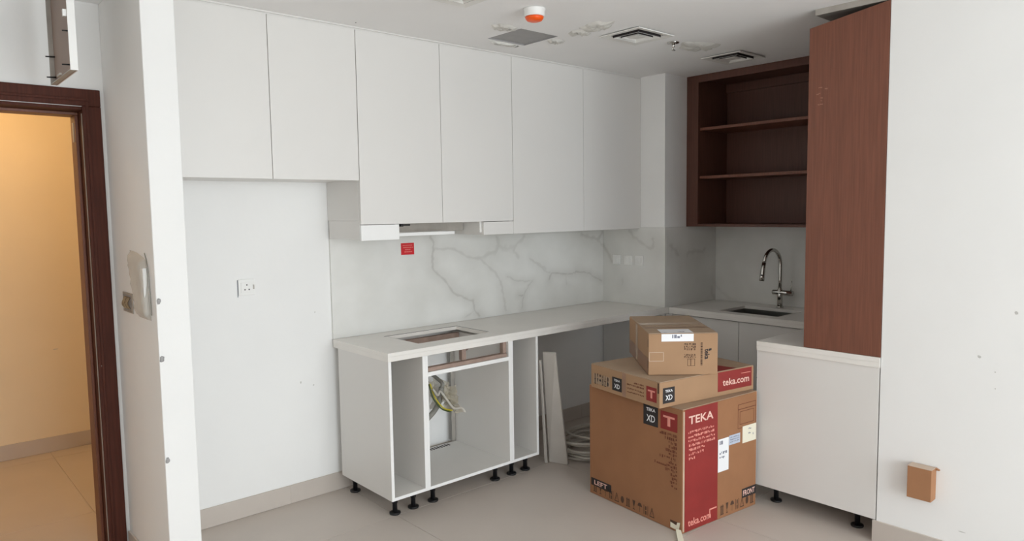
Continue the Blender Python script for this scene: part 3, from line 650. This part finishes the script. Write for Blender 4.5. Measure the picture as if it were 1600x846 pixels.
# --- large oven carton
H1 = 0.637
c = Carton('oven_carton', 'large cardboard oven carton with a red vertical band, bottom of the stack', (0.976, -1.737, 0.001), -0.1013, 0.600, 0.684, H1-0.001, 'card')
brand_square(c, 'L', (1005.5, 630.5), (1028.3, 669)); t_square(c, 'L', (1032.3, 641), (1058.6, 677.5))
lines = []
for i, ln in enumerate((27, 19, 13, 13, 18, 13, 27, 13, 35, 18, 10, 8, 11, 9)):
    y_ = 683.5+i*6.2; u1, v1 = c.uv('L', 1058, y_); u0, v0 = c.uv('L', 1058-ln, y_-ln*0.3); lines.append((u0, u1, v1, 0.015))
c.scribble('product_text', 'L', lines, 'redtxt', 1, 5)
r = c.rect('black_label', 'L', (924, 745.5), (955.3, 771), 'ink', 1); w_, h_ = r[2]-r[0], r[3]-r[1]
c.text('label_word', 'L', 'LEFT', (r[0]+w_*0.16, r[1]+h_*0.2, r[0]+w_*0.80, r[1]+h_*0.80), 'wht', 2, 0.02)
c.icons('handling_symbols', 'L', -0.66, -0.18, 0.042, 0.050, 11, 'ink2', 1); c.rect('dark_label', 'L', (1047.5, 812), (1060, 829), 'ink2', 1)
u0, v0 = c.uv('F', 1070.3, 642); u1, _ = c.uv('F', 1121, 700)
c.poly('red_band', 'F', [[(u0, 0.004), (u1+0.004, 0.004), (u1-0.002, c.h-0.005), (u0, c.h-0.005)]], 'red', 1)
c.text('brand_word', 'F', 'TEKA', (u0+0.028, v0-0.078, u1-0.036, v0-0.036), 'wht', 2, 0.02)
bw = u1-u0; lines = []
for i, (a, b) in enumerate(((0.10, 0.88), (0.10, 0.9), (0.10, 0.92), (0.12, 0.92), (0.12, 0.6), (0.12, 0.56), (0.12, 0.3))): lines.append((u0+bw*a, u0+bw*b, v0-0.118-i*0.0225, 0.0125))
c.scribble('product_text', 'F', lines, 'pink', 2, 8)
c.text('web_address', 'F', 'teka.com', (u0+0.026, 0.026, u1-0.05, 0.064), 'pink', 2, 0.015)
c.poly('corner_line', 'F', [[(u1-0.062, 0.070), (u1-0.004, 0.070), (u1-0.004, 0.077), (u1-0.062, 0.077)], [(u1-0.062, 0.03), (u1-0.055, 0.03), (u1-0.055, 0.070), (u1-0.062, 0.070)]], 'pink', 2)
def outline(u0, v0, u1, v1, t): return [[(u0,v0),(u1,v0),(u1,v0+t),(u0,v0+t)], [(u0,v1-t),(u1,v1-t),(u1,v1),(u0,v1)], [(u0,v0+t),(u0+t,v0+t),(u0+t,v1-t),(u0,v1-t)], [(u1-t,v0+t),(u1,v0+t),(u1,v1-t),(u1-t,v1-t)]]
a0, b0 = c.uv('F', 1153, 633); a1, b1 = c.uv('F', 1180.5, 657)
c.poly('oven_drawing', 'F', outline(a0, b1-0.02, a1, b0, 0.003)+outline(a0+0.016, b1, a1-0.016, b0-0.04, 0.003)+[[(a0,b0-0.030),(a1,b0-0.030),(a1,b0-0.026),(a0,b0-0.026)]], 'redtxt', 1)
r = c.rect('paper_label', 'F', (1121.8, 688), (1138, 733.5), 'label', 2); c.scribble('label_print', 'F', [(r[0]+0.012, r[0]+0.04, r[3]-0.02, 0.02), (r[0]+0.012, r[2]-0.012, r[3]-0.075, 0.014), (r[0]+0.012, r[2]-0.03, r[3]-0.10, 0.012)], 'grey', 3, 3)
r = c.rect('bluish_label', 'F', (1139, 681.5), (1156, 691), 'blue', 2); c.scribble('label_print', 'F', [(r[0]+0.008, r[2]-0.008, r[3]-0.012-0.012*i, 0.006) for i in range(3)], 'grey', 3, 9)
r = c.rect('cream_label', 'F', (1160, 667), (1180.8, 686.5), 'cream', 2); c.scribble('label_print', 'F', [(r[0]+0.05, r[0]+0.075, r[3]-0.02, 0.008), (r[0]+0.05, r[0]+0.07, r[3]-0.045, 0.008), (r[0]+0.09, r[0]+0.10, r[3]-0.05, 0.02)], 'grey', 3, 4)
r = c.rect('black_label', 'F', (1159, 765), (1181.2, 770.5), 'ink', 1); w_, h_ = r[2]-r[0], r[3]-r[1]
c.text('label_word', 'F', 'FRONT', (r[0]+w_*0.08, r[1]+h_*0.2, r[0]+w_*0.92, r[1]+h_*0.8), 'wht', 2, 0.02)
c.icons('handling_symbols', 'F', u1+0.02, 0.585, 0.046, 0.056, 7, 'ink2', 1)
c.poly('clear_tape', 'F', [[(0.004, 0.01), (u0-0.002, 0.01), (u0-0.002, c.h-0.012), (0.004, c.h-0.012)]], 'clear', 1)
tp = [U(1055, 832, 'z', 0.0), U(1063, 834, 'z', 0.0), U(1070, 852, 'z', 0.0), U(1060, 852, 'z', 0.0)]
tag(obj('tape_scrap', MB().hexa([(p[0]-0.012, p[1]-0.012, 0.001) for p in tp], [(p[0]-0.012, p[1]-0.012, 0.0022+0.022*(k < 2)) for k, p in enumerate(tp)]), 'cream'), 'scrap of pale tape on the floor at the foot of the large carton', 'tape')
c.poly('tape_end', 'L', [[(-0.075, 0.012), (-0.02, 0.010), (-0.012, 0.055), (-0.03, 0.05), (-0.036, 0.034), (-0.075, 0.04)]], 'cream', 2)

# --- flat hob carton
H2 = H1+0.135
c = Carton('hob_carton', 'flat cardboard hob carton with a red end, middle of the stack', (0.907, -1.649, H1+0.0008), -0.175, 0.688, 0.549, 0.1335)
r = c.rect('symbol_panel', 'L', (927.5, 583), (953, 606), 'card2', 1)
c.icons('handling_symbols', 'L', r[0]+0.005, r[2]-0.005, r[1]+(r[3]-r[1])*0.74, 0.034, 6, 'ink2', 2, 3); c.icons('handling_symbols', 'L', r[0]+0.005, r[2]-0.005, r[1]+(r[3]-r[1])*0.26, 0.034, 6, 'ink', 2, 6)
brand_square(c, 'L', (956.6, 588.5), (971.7, 614)); t_square(c, 'L', (1010, 603), (1026.2, 630.5))
ua, va = c.uv('L', 980, 611); ub_, vb = c.uv('L', 1006, 612)
c.scribble('product_text', 'L', [(ub_-0.075, ub_, vb+0.028, 0.008), (ua, ub_, vb+0.013, 0.008), (ua, ub_, vb-0.008, 0.008), (ua, ub_, vb-0.026, 0.007)], 'redtxt', 1, 5)
um, _ = c.uv('L', 978, 600); c.poly('clear_tape', 'L', [[(um-0.03, 0.004), (um, 0.004), (um, c.h-0.005), (um-0.03, c.h-0.005)]], 'tape', 1)
brand_square(c, 'F', (1035.6, 607.5), (1054, 628))
r = c.rect('red_panel', 'F', (1121.6, 583), (1174, 602.5), 'red', 1); w_, h_ = r[2]-r[0], r[3]-r[1]
c.poly('red_panel', 'T', [[(r[0], 0.003), (r[0]+w_*0.55, 0.003), (r[0]+w_*0.42, 0.12), (r[0], 0.15)]], 'red', 1)
c.text('web_address', 'F', 'teka.com', (r[0]+w_*0.14, r[1]+h_*0.26, r[0]+w_*0.92, r[1]+h_*0.62), 'wht', 2, 0.015)
c.poly('corner_line', 'F', [[(r[0]+w_*0.68, r[1]+h_*0.74), (r[0]+w_*0.96, r[1]+h_*0.74), (r[0]+w_*0.96, r[1]+h_*0.77), (r[0]+w_*0.68, r[1]+h_*0.77)]], 'pink', 2)
c.poly('corner_slot', 'L', [[(-0.014, 0.075), (-0.003, 0.075), (-0.003, c.h-0.006), (-0.014, c.h-0.006)]], 'ink2', 1)

# --- top hood carton
c = Carton('hood_carton', 'taped cardboard hood carton with a white label, top of the stack', (0.985, -1.520, H2+0.0012), -0.727, 0.356, 0.600, 0.218)
c.poly('brown_tape', 'L', [[(-c.d+0.003, 0.004), (-0.003, 0.004), (-0.003, 0.085), (-c.d+0.003, 0.085)]], 'tape', 1)
c.poly('clear_tape', 'L', [[(-c.d*0.62, 0.004), (-c.d*0.52, 0.004), (-c.d*0.52, c.h-0.005), (-c.d*0.62, c.h-0.005)]], 'clear', 2)
c.poly('clear_tape', 'T', [[(0.004, c.d*0.5-0.03), (c.w-0.004, c.d*0.5-0.03), (c.w-0.004, c.d*0.5+0.03), (0.004, c.d*0.5+0.03)], ], 'clear', 1)
c.poly('clear_tape', 'T', [[(0.004, c.d*0.28), (c.w-0.004, c.d*0.28), (c.w-0.004, c.d*0.31), (0.004, c.d*0.31)]], 'tape', 1)
r = c.rect('paper_label', 'F', (1033.5, 520), (1083.8, 533.5), 'label', 1)
c.poly('paper_label', 'T', [[(r[0], 0.0005), (r[2], 0.0005), (r[2], 0.115), (r[0], 0.115)]], 'label', 1)
c.scribble('label_print', 'F', [(r[0]+0.055, r[0]+0.11, r[1]+0.026, 0.018)], 'grey', 2, 3); c.scribble('label_print', 'T', [(r[0]+0.09, r[0]+0.13, 0.035, 0.012)], 'grey', 2, 5); c.scribble('label_print', 'T', [(r[0]+0.015, r[0]+0.03, 0.02, 0.01)], 'grey', 2, 6)
def R4(a, b):
    u0, v0 = c.uv('F', *a); u1, v1 = c.uv('F', *b); return (min(u0, u1), min(v0, v1), max(u0, u1), max(v0, v1))
q = R4((1101, 545.5), (1108.5, 561.5)); c.text('brand_word', 'F', 'teka', q, 'ink', 1, 0.03, rot=1)
c.poly('brand_flag', 'F', [[(q[2]-0.004, q[3]), (q[2]+0.010, q[3]+0.004), (q[2]+0.010, q[3]-0.006), (q[2]-0.004, q[3]-0.012)]], 'ink', 1)
q = R4((1094.8, 537), (1097.5, 571)); rnd = random.Random(3); polys = []; v = q[1]
while v < q[3]: hh = rnd.choice((0.004, 0.006, 0.008)); polys.append([(q[0], v), (q[2], v), (q[2], v+hh), (q[0], v+hh)]); v += hh+0.003
c.poly('product_text', 'F', polys, 'ink2', 1)
for a, b in (((1069, 536.5), (1087, 548)), ((1069, 553.5), (1087, 560))):
    q = R4(a, b); n = 3; c.scribble('drawing_print', 'F', [(q[0], q[2], q[1]+(q[3]-q[1])*(i+0.5)/n, (q[3]-q[1])/n*0.8) for i in range(n)], 'ink2', 1, 11)
q = R4((1071, 561), (1087, 572)); c.poly('drawing_print', 'F', outline(q[0]+0.01, q[1], q[2]-0.004, q[3], 0.002)+[[(q[0]+0.026, q[1]), (q[0]+0.029, q[1]), (q[0]+0.029, q[3]), (q[0]+0.026, q[3])]], 'ink2', 1)
q = R4((1014, 551), (1037, 565)); c.poly('clear_tape', 'F', outline(*q, 0.003), 'clear', 1)
for z in (0.055, 0.165): c.poly('hand_slot', 'L', [[(-0.012, z-0.02), (-0.002, z-0.02), (-0.002, z+0.02), (-0.012, z+0.02)]], 'ink', 2)

# --- small carton on the white wall
e = thing('socket_carton', 'small brown carton fixed low on the white wall over an outlet', 'carton', (1.57, -2.623, 0.287))
obj('carton_body', MB().box(1.537, 1.5985, -2.674, -2.573, 0.287, 0.434), 'cardb', e, 0.0015)
obj('top_flap', B(1.5365, 1.598, -2.6745, -2.5725, 0.4343, 0.4358), 'clear', e, 0.0005)
obj('flap_corner', MB().hexa([(1.585,-2.690,0.426),(1.597,-2.690,0.426),(1.597,-2.6745,0.426),(1.585,-2.6745,0.426)], [(1.585,-2.690,0.4285),(1.597,-2.690,0.4285),(1.597,-2.6745,0.436),(1.585,-2.6745,0.436)]), 'cardb', e)

# ------------------------------------------------------------------ leaning boards and cable coil
def lean(label, bl, br, tr, tl, th):
    b = [Vector(p) for p in (bl, br, tr, tl)]; n = (b[1]-b[0]).cross(b[3]-b[0]).normalized()*th
    return tag(obj('board_offcut', MB().hexa([b[0], b[1], b[1]+n, b[0]+n], [b[3], b[2], b[2]+n, b[3]+n]), 'board', None, 0.0015), label, 'board')
lean('white board offcut leaning into the dishwasher gap with its broad face showing', (1.222, -0.540, 0.002), (1.266, -0.664, 0.002), (1.104, -0.722, 0.758), (1.098, -0.618, 0.751), -0.016)
lean('thin white board offcut leaning edge on against the narrow base cabinet', (1.190, -0.530, 0.002), (1.196, -0.548, 0.002), (1.079, -0.622, 0.70), (1.078, -0.604, 0.70), -0.010)
pts = []
rnd = random.Random(11)
for k in range(0, 9*14):
    a = 2*math.pi*k/14; lp = k//14; rr = 0.20+0.028*math.sin(lp*2.1)+0.012*rnd.uniform(-1, 1)
    pts.append((1.56+rr*math.cos(a)*1.05+0.02*math.sin(lp*1.7), -0.62+rr*math.sin(a)*0.85+0.02*math.cos(lp*2.3), 0.012+0.0165*lp+0.006*math.sin(a*2+lp)))
tag(obj('cable_coil', MB().tube(sp(pts, 2), 0.0085, 8), 'cable'), 'coil of pale cable lying on the floor behind the cartons', 'cable')

# ------------------------------------------------------------------ sockets, switches, stickers
def socket(loc, ax, label, sz=0.086, group=None):
    x, y, z = loc; e = thing('socket', label, 'socket', loc, 0, group); h = sz/2
    if ax == 'y':
        obj('plate', B(x-h, x+h, y-0.008, y-0.0005, z-h, z+h), 'plastic', e, 0.002)
        obj('inset', B(x-h*0.72, x+h*0.72, y-0.0115, y-0.0082, z-h*0.66, z+h*0.62), 'plastic', e, 0.0012)
        for dx, dz in ((0, 0.013), (-0.011, -0.012), (0.011, -0.012)): obj('pin_hole', B(x+dx-0.0028, x+dx+0.0028, y-0.0122, y-0.0116, z+dz-0.0035, z+dz+0.0035), 'ink', e)
        obj('rocker', B(x+h*0.76, x+h*0.95, y-0.0105, y-0.0082, z-0.012, z+0.012), 'galv', e, 0.0008)
        obj('film_edge', B(x-h-0.004, x-h-0.002, y-0.004, y-0.0005, z-h-0.008, z+h-0.002), 'grey', e)
    else:
        obj('plate', B(x-0.008, x-0.0005, y-h, y+h, z-h, z+h), 'plastic', e, 0.002)
        obj('inset', B(x-0.0115, x-0.0082, y-h*0.6, y+h*0.6, z-h*0.6, z+h*0.6), 'plastic', e, 0.0012)
        obj('rocker', B(x-0.014, x-0.0118, y-h*0.25, y+h*0.3, z-h*0.3, z+h*0.4), 'plastic', e, 0.0008)
    return e
socket((-0.488, 0.0, 1.243), 'y', 'white three pin socket plate on the empty niche wall', 0.086)
for yy, lab in ((-0.157, 'white switched socket on the pillar marble beside the corner'), (-0.270, 'white middle socket of three on the pillar marble'), (-0.376, 'white socket on the pillar marble nearest its outer edge')):
    socket((XC-0.015, yy, 1.238), 'x', lab, 0.074, 'sockets on the pillar marble')
e = thing('safety_sticker', 'small red sticker on the marble under the hood recess', 'sticker', (0.523, -0.0155, 1.403))
obj('sheet', B(0.476, 0.571, -0.0172, -0.0155, 1.365, 1.438), 'sticker', e)
rnd = random.Random(2); mb = MB()
for i, (a, b) in enumerate(((0.12, 0.88), (0.15, 0.85), (0.3, 0.72), (0.25, 0.8))):
    u = 0.476+0.095*a
    while u < 0.476+0.095*b: w_ = rnd.choice((0.003, 0.004, 0.006)); z = 1.421-0.0135*i; mb.add([(u, -0.0175, z), (u+w_, -0.0175, z), (u+w_, -0.0175, z+0.005), (u, -0.0175, z+0.005)], [(0, 1, 2, 3)]); u += w_+0.0018
obj('small_print', mb, 'stickertxt', e)
# partition stub fittings
XP = -1.1106
e = thing('switch_box', 'open switch box with bare wiring on the partition stub', 'switch', (XP, -0.235, 1.24))
obj('back_box', MB().cells([-0.315, -0.305, -0.165, -0.155], [1.198, 1.206, 1.278, 1.286], [(1, 1)], 0, 0.004).mesh('back_box'), 'galv', e)
e.children[0].data.transform(Matrix(((0, 0, -1, XP-0.0005), (1, 0, 0, 0), (0, 1, 0, 0), (0, 0, 0, 1))))
obj('cavity', B(XP-0.0025, XP-0.0006, -0.3045, -0.1655, 1.2065, 1.2775), 'duct', e)
for i in range(4): obj('wire_end', MB().tube(sp([(XP-0.004, -0.19-0.025*i, 1.215), (XP-0.016, -0.195-0.025*i, 1.235+0.006*(i % 2)), (XP-0.006, -0.205-0.025*i, 1.268)]), 0.0042, 8), 'brass', e)
e = thing('wrapped_intercom', 'white intercom handset wrapped in clear film on the partition stub', 'intercom', (XP, -0.40, 1.32))
obj('handset', B(XP-0.018, XP-0.001, -0.565, -0.485, 1.215, 1.415), 'plastic', e, 0.005)
vs = []; fs = []; rnd = random.Random(8); na, nb = 12, 14
for i in range(na+1):
    for j in range(nb+1):
        t, q = i/na, j/nb; y = -(0.415-0.105*q)-t*(0.175+0.07*q); z = 1.195+0.285*q*(1-0.12*t*t); edge = min(t, 1-t, q, 1-q)
        vs.append((XP-0.002-min(0.020, edge*0.2)-(rnd.uniform(0, 0.006) if edge > 0.05 else 0), y, z))
for i in range(na):
    for j in range(nb): fs.append((i*(nb+1)+j, (i+1)*(nb+1)+j, (i+1)*(nb+1)+j+1, i*(nb+1)+j+1))
obj('film', MB().add(vs, fs, True), 'film', e)
obj('lead', MB().tube(sp([(XP-0.003, -0.545, 1.475), (XP-0.004, -0.585, 1.42), (XP-0.004, -0.60, 1.32), (XP-0.004, -0.605, 1.22)]), 0.002, 6), 'conduit', e)
for z, lab in ((1.283, 'upper chip of grey filler on the edge of the partition stub'), (1.045, 'lower chip of grey filler on the edge of the partition stub'), (0.62, 'lowest chip of grey filler on the edge of the partition stub')):
    tag(obj('filler_chip', blob(-1.101, -0.6655, z, 0.008, 0.003, 0.012, int(z*100), 10, 6, 0.5), 'duct'), lab, 'chip')

# ------------------------------------------------------------------ ceiling fittings
def diffuser(v, label):
    x0, x1, y0, y1 = v; cx, cy = (x0+x1)/2, (y0+y1)/2; hx, hy = (x1-x0)/2, (y1-y0)/2
    e = thing('air_diffuser', label, 'vent', (cx, cy, H))
    def ring(a0, a1, z0, z1, th):
        P = lambda k, z: [(cx-hx*k, cy-hy*k, z), (cx+hx*k, cy-hy*k, z), (cx+hx*k, cy+hy*k, z), (cx-hx*k, cy+hy*k, z)]
        o, i, o2, i2 = P(a0, z0), P(a1, z1), P(a0, z0+th), P(a1, z1+th); mb = MB()
        for k in range(4):
            j = (k+1) % 4; mb.add([o[k], o[j], i[j], i[k]], [(3, 2, 1, 0)]); mb.add([o2[k], o2[j], i2[j], i2[k]], [(0, 1, 2, 3)])
            mb.add([o[k], o[j], o2[j], o2[k]], [(0, 1, 2, 3)]); mb.add([i[k], i[j], i2[j], i2[k]], [(3, 2, 1, 0)])
        return mb
    obj('flange', ring(1.0, 0.72, H-0.012, H-0.006, 0.0055), 'ivory', e)
    for a_, b_ in ((0.64, 0.625), (0.43, 0.42)): obj('gap_shade', ring(a_, b_, H-0.0155, H+0.03, 0.001), 'ink', e)  # black rings added outside the louvres, painting the shade of the gaps
    obj('louvre', ring(0.615, 0.46, H-0.0165, H+0.012, 0.002), 'ivory', e); obj('louvre', ring(0.41, 0.30, H-0.0165, H+0.014, 0.002), 'ivory', e)
    obj('centre_plate', B(cx-hx*0.24, cx+hx*0.24, cy-hy*0.24, cy+hy*0.24, H-0.014, H-0.010), 'ivory', e, 0.001)
    g = 0.036
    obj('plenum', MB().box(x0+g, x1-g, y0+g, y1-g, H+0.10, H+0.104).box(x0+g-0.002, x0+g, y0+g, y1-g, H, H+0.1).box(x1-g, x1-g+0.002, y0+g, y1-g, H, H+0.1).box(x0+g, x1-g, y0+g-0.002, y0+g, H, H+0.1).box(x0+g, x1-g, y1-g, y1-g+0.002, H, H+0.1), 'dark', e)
    return e
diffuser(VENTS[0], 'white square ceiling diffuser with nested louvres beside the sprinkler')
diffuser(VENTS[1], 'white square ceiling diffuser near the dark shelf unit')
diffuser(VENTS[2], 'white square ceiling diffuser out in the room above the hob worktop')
e = thing('duct_opening', 'open grey square duct hole in the ceiling without its grille', 'vent', ((VH[0]+VH[1])/2, (VH[2]+VH[3])/2, H))
x0, x1, y0, y1 = VH
for a in ((x0+0.0005, x0+0.002, y0+0.0005, y1-0.0005, H-0.001, H+0.08), (x1-0.002, x1-0.0005, y0+0.0005, y1-0.0005, H-0.001, H+0.08), (x0+0.002, x1-0.002, y0+0.0005, y0+0.002, H-0.001, H+0.08), (x0+0.002, x1-0.002, y1-0.002, y1-0.0005, H-0.001, H+0.08)): obj('duct_wall', B(*a), 'duct', e)
obj('damper_plate', B(x0+0.0022, x1-0.0022, y0+0.0022, y1-0.0022, H+0.006, H+0.009), 'duct', e)
ax, ay = 0.512, -1.197
e = thing('smoke_detector', 'white smoke detector with an orange cap on the ceiling', 'detector', (ax, ay, H))
obj('base', MB().lathe([(0.055, H-0.0005), (0.055, H-0.006), (0.051, H-0.010), (0.051, H-0.034), (0.046, H-0.038)], (ax, ay, 0), 32), 'plastic', e)
obj('cap', MB().lathe([(0.0455, H-0.0382), (0.044, H-0.046), (0.036, H-0.056), (0.022, H-0.0605), (0.0, H-0.061)], (ax, ay, 0), 32), 'orange', e)
e = thing('sprinkler', 'small dark chrome fire sprinkler head in the ceiling', 'sprinkler', (1.627, -1.202, H))
obj('escutcheon', MB().lathe([(0.036, H-0.0004), (0.034, H-0.007), (0.014, H-0.010)], (1.627, -1.202, 0), 24), 'chrome', e)
obj('stem', MB().lathe([(0.009, H-0.0102), (0.008, H-0.028), (0.004, H-0.030), (0.004, H-0.046)], (1.627, -1.202, 0), 14), 'chrome', e)
for q in (-1, 1): obj('yoke_arm', MB().tube(sp([(1.627+q*0.006, -1.202, H-0.026), (1.627+q*0.011, -1.202, H-0.036), (1.627+q*0.003, -1.202, H-0.047)], 4), 0.0018, 6), 'chrome', e)
obj('deflector', MB().lathe([(0.0, H-0.0462), (0.013, H-0.0465), (0.013, H-0.048), (0.0, H-0.0485)], (1.627, -1.202, 0), 18), 'chrome', e)
tag(obj('ceiling_screw', MB().lathe([(0.004, H-0.0004), (0.003, H-0.003), (0, H-0.0035)], tuple(U(556, 35, 'z', H)[:2])+(0,), 10), 'duct'), 'single dark screw in the ceiling near the cabinet cornice', 'screw')
# hanging access hatch
HX = -1.323
e = thing('access_hatch', 'hinged ceiling access hatch hanging open above the doorway', 'hatch', (HX, -0.38, 2.19))
y0, y1, z0 = -0.585, -0.175, 2.188
obj('door_panel', B(HX-0.004, HX, y0, y1, z0, H-0.03), 'hatch', e)
obj('outer_skin', B(HX+0.0003, HX+0.004, y0, y1, z0, H-0.03), 'plastic', e)
obj('rim', B(HX-0.022, HX+0.004, y0-0.004, y0-0.0003, z0, H-0.03), 'plastic', e); obj('rim', B(HX-0.022, HX-0.0043, y1-0.004, y1, z0, H-0.03), 'galv', e)
obj('rim', B(HX-0.022, HX-0.0043, y0+0.0043, y1-0.0043, z0, z0+0.004), 'galv', e)
for i, (y, z) in enumerate(((y1-0.02, z0+0.03), (y1-0.02, z0+0.115), (y0+0.06, z0+0.03), (y0+0.02, z0+0.15))): obj('screw', MB().tube([(HX-0.004, y, z), (HX-0.038, y, z-0.002)], [0.004, 0.0025], 8), 'black', e)
obj('latch', MB().box(HX-0.030, HX-0.0225, y0+0.16, y0+0.22, z0+0.004, z0+0.012), 'galv', e); obj('catch', B(HX-0.034, HX-0.022, y0+0.0045, y0+0.02, z0+0.20, z0+0.225), 'plastic', e)
obj('hinge', MB().lathe([(0.006, y0+0.05), (0.006, y1-0.05)], (HX, 0, H-0.024), 10, 'y'), 'galv', e)
# ------------------------------------------------------------------ hallway lamp
e = thing('ceiling_lamp', 'warm glowing round ceiling lamp in the room beyond the doorway', 'lamp', (-1.5, 1.15, H))
obj('base', MB().lathe([(0.12, H), (0.12, H-0.02)], (-1.5, 1.15, 0), 28), 'plastic', e)
m = MT['lampglow']; b = m.node_tree.nodes['Principled BSDF']; b.inputs['Emission Color'].default_value = (1.0, 0.66, 0.30, 1); b.inputs['Emission Strength'].default_value = 2.5
obj('diffuser', MB().lathe([(0.11, H-0.0205), (0.11, H-0.04), (0.08, H-0.06), (0.0, H-0.065)], (-1.5, 1.15, 0), 28), 'lampglow', e)
d = bpy.data.lights.new('hallway_lamp_light', 'POINT'); d.energy = 24; d.color = (1.0, 0.62, 0.26); d.shadow_soft_size = 0.1
o = bpy.data.objects.new('hallway_lamp_light', d); COL.objects.link(o); o.location = (-1.5, 1.15, H-0.16)

# ------------------------------------------------------------------ small scuffs on the plaster
MT['scuff'] = mat('grey_scuff', s(196, 194, 189), 0.9, var=0.05, vscale=60)
def mark(wall, ax, v, px, py, w_, h_, seed):
    p = U(px, py, ax, v); rnd = random.Random(seed); pts = []
    for k in range(10):
        a = 2*math.pi*k/10; q = rnd.uniform(0.7, 1.1); du, dz = w_*q*math.cos(a), h_*q*math.sin(a)
        pts.append((p[0], p[1]+du, p[2]+dz) if ax == 'x' else (p[0]+du, p[1], p[2]+dz))
    obj('scuff', MB().add(pts, [tuple(range(10))]), 'scuff', bpy.data.objects[wall])
for q in ((1530, 558, 0.008, 0.007, 1), (1555, 582, 0.003, 0.003, 2), (1555, 608, 0.003, 0.003, 3), (1588, 489, 0.008, 0.008, 4), (1503, 832, 0.016, 0.002, 5)): mark('wall_right', 'x', XR-0.0006, *q)
for q in ((470, 598, 0.004, 0.008, 6), (490, 602, 0.006, 0.004, 7), (692-200, 488, 0.003, 0.005, 8)): mark('wall_back', 'y', -0.0006, *q)
mark('wall_hallway_back', 'y', 2.0144, 87, 546, 0.018, 0.003, 9)
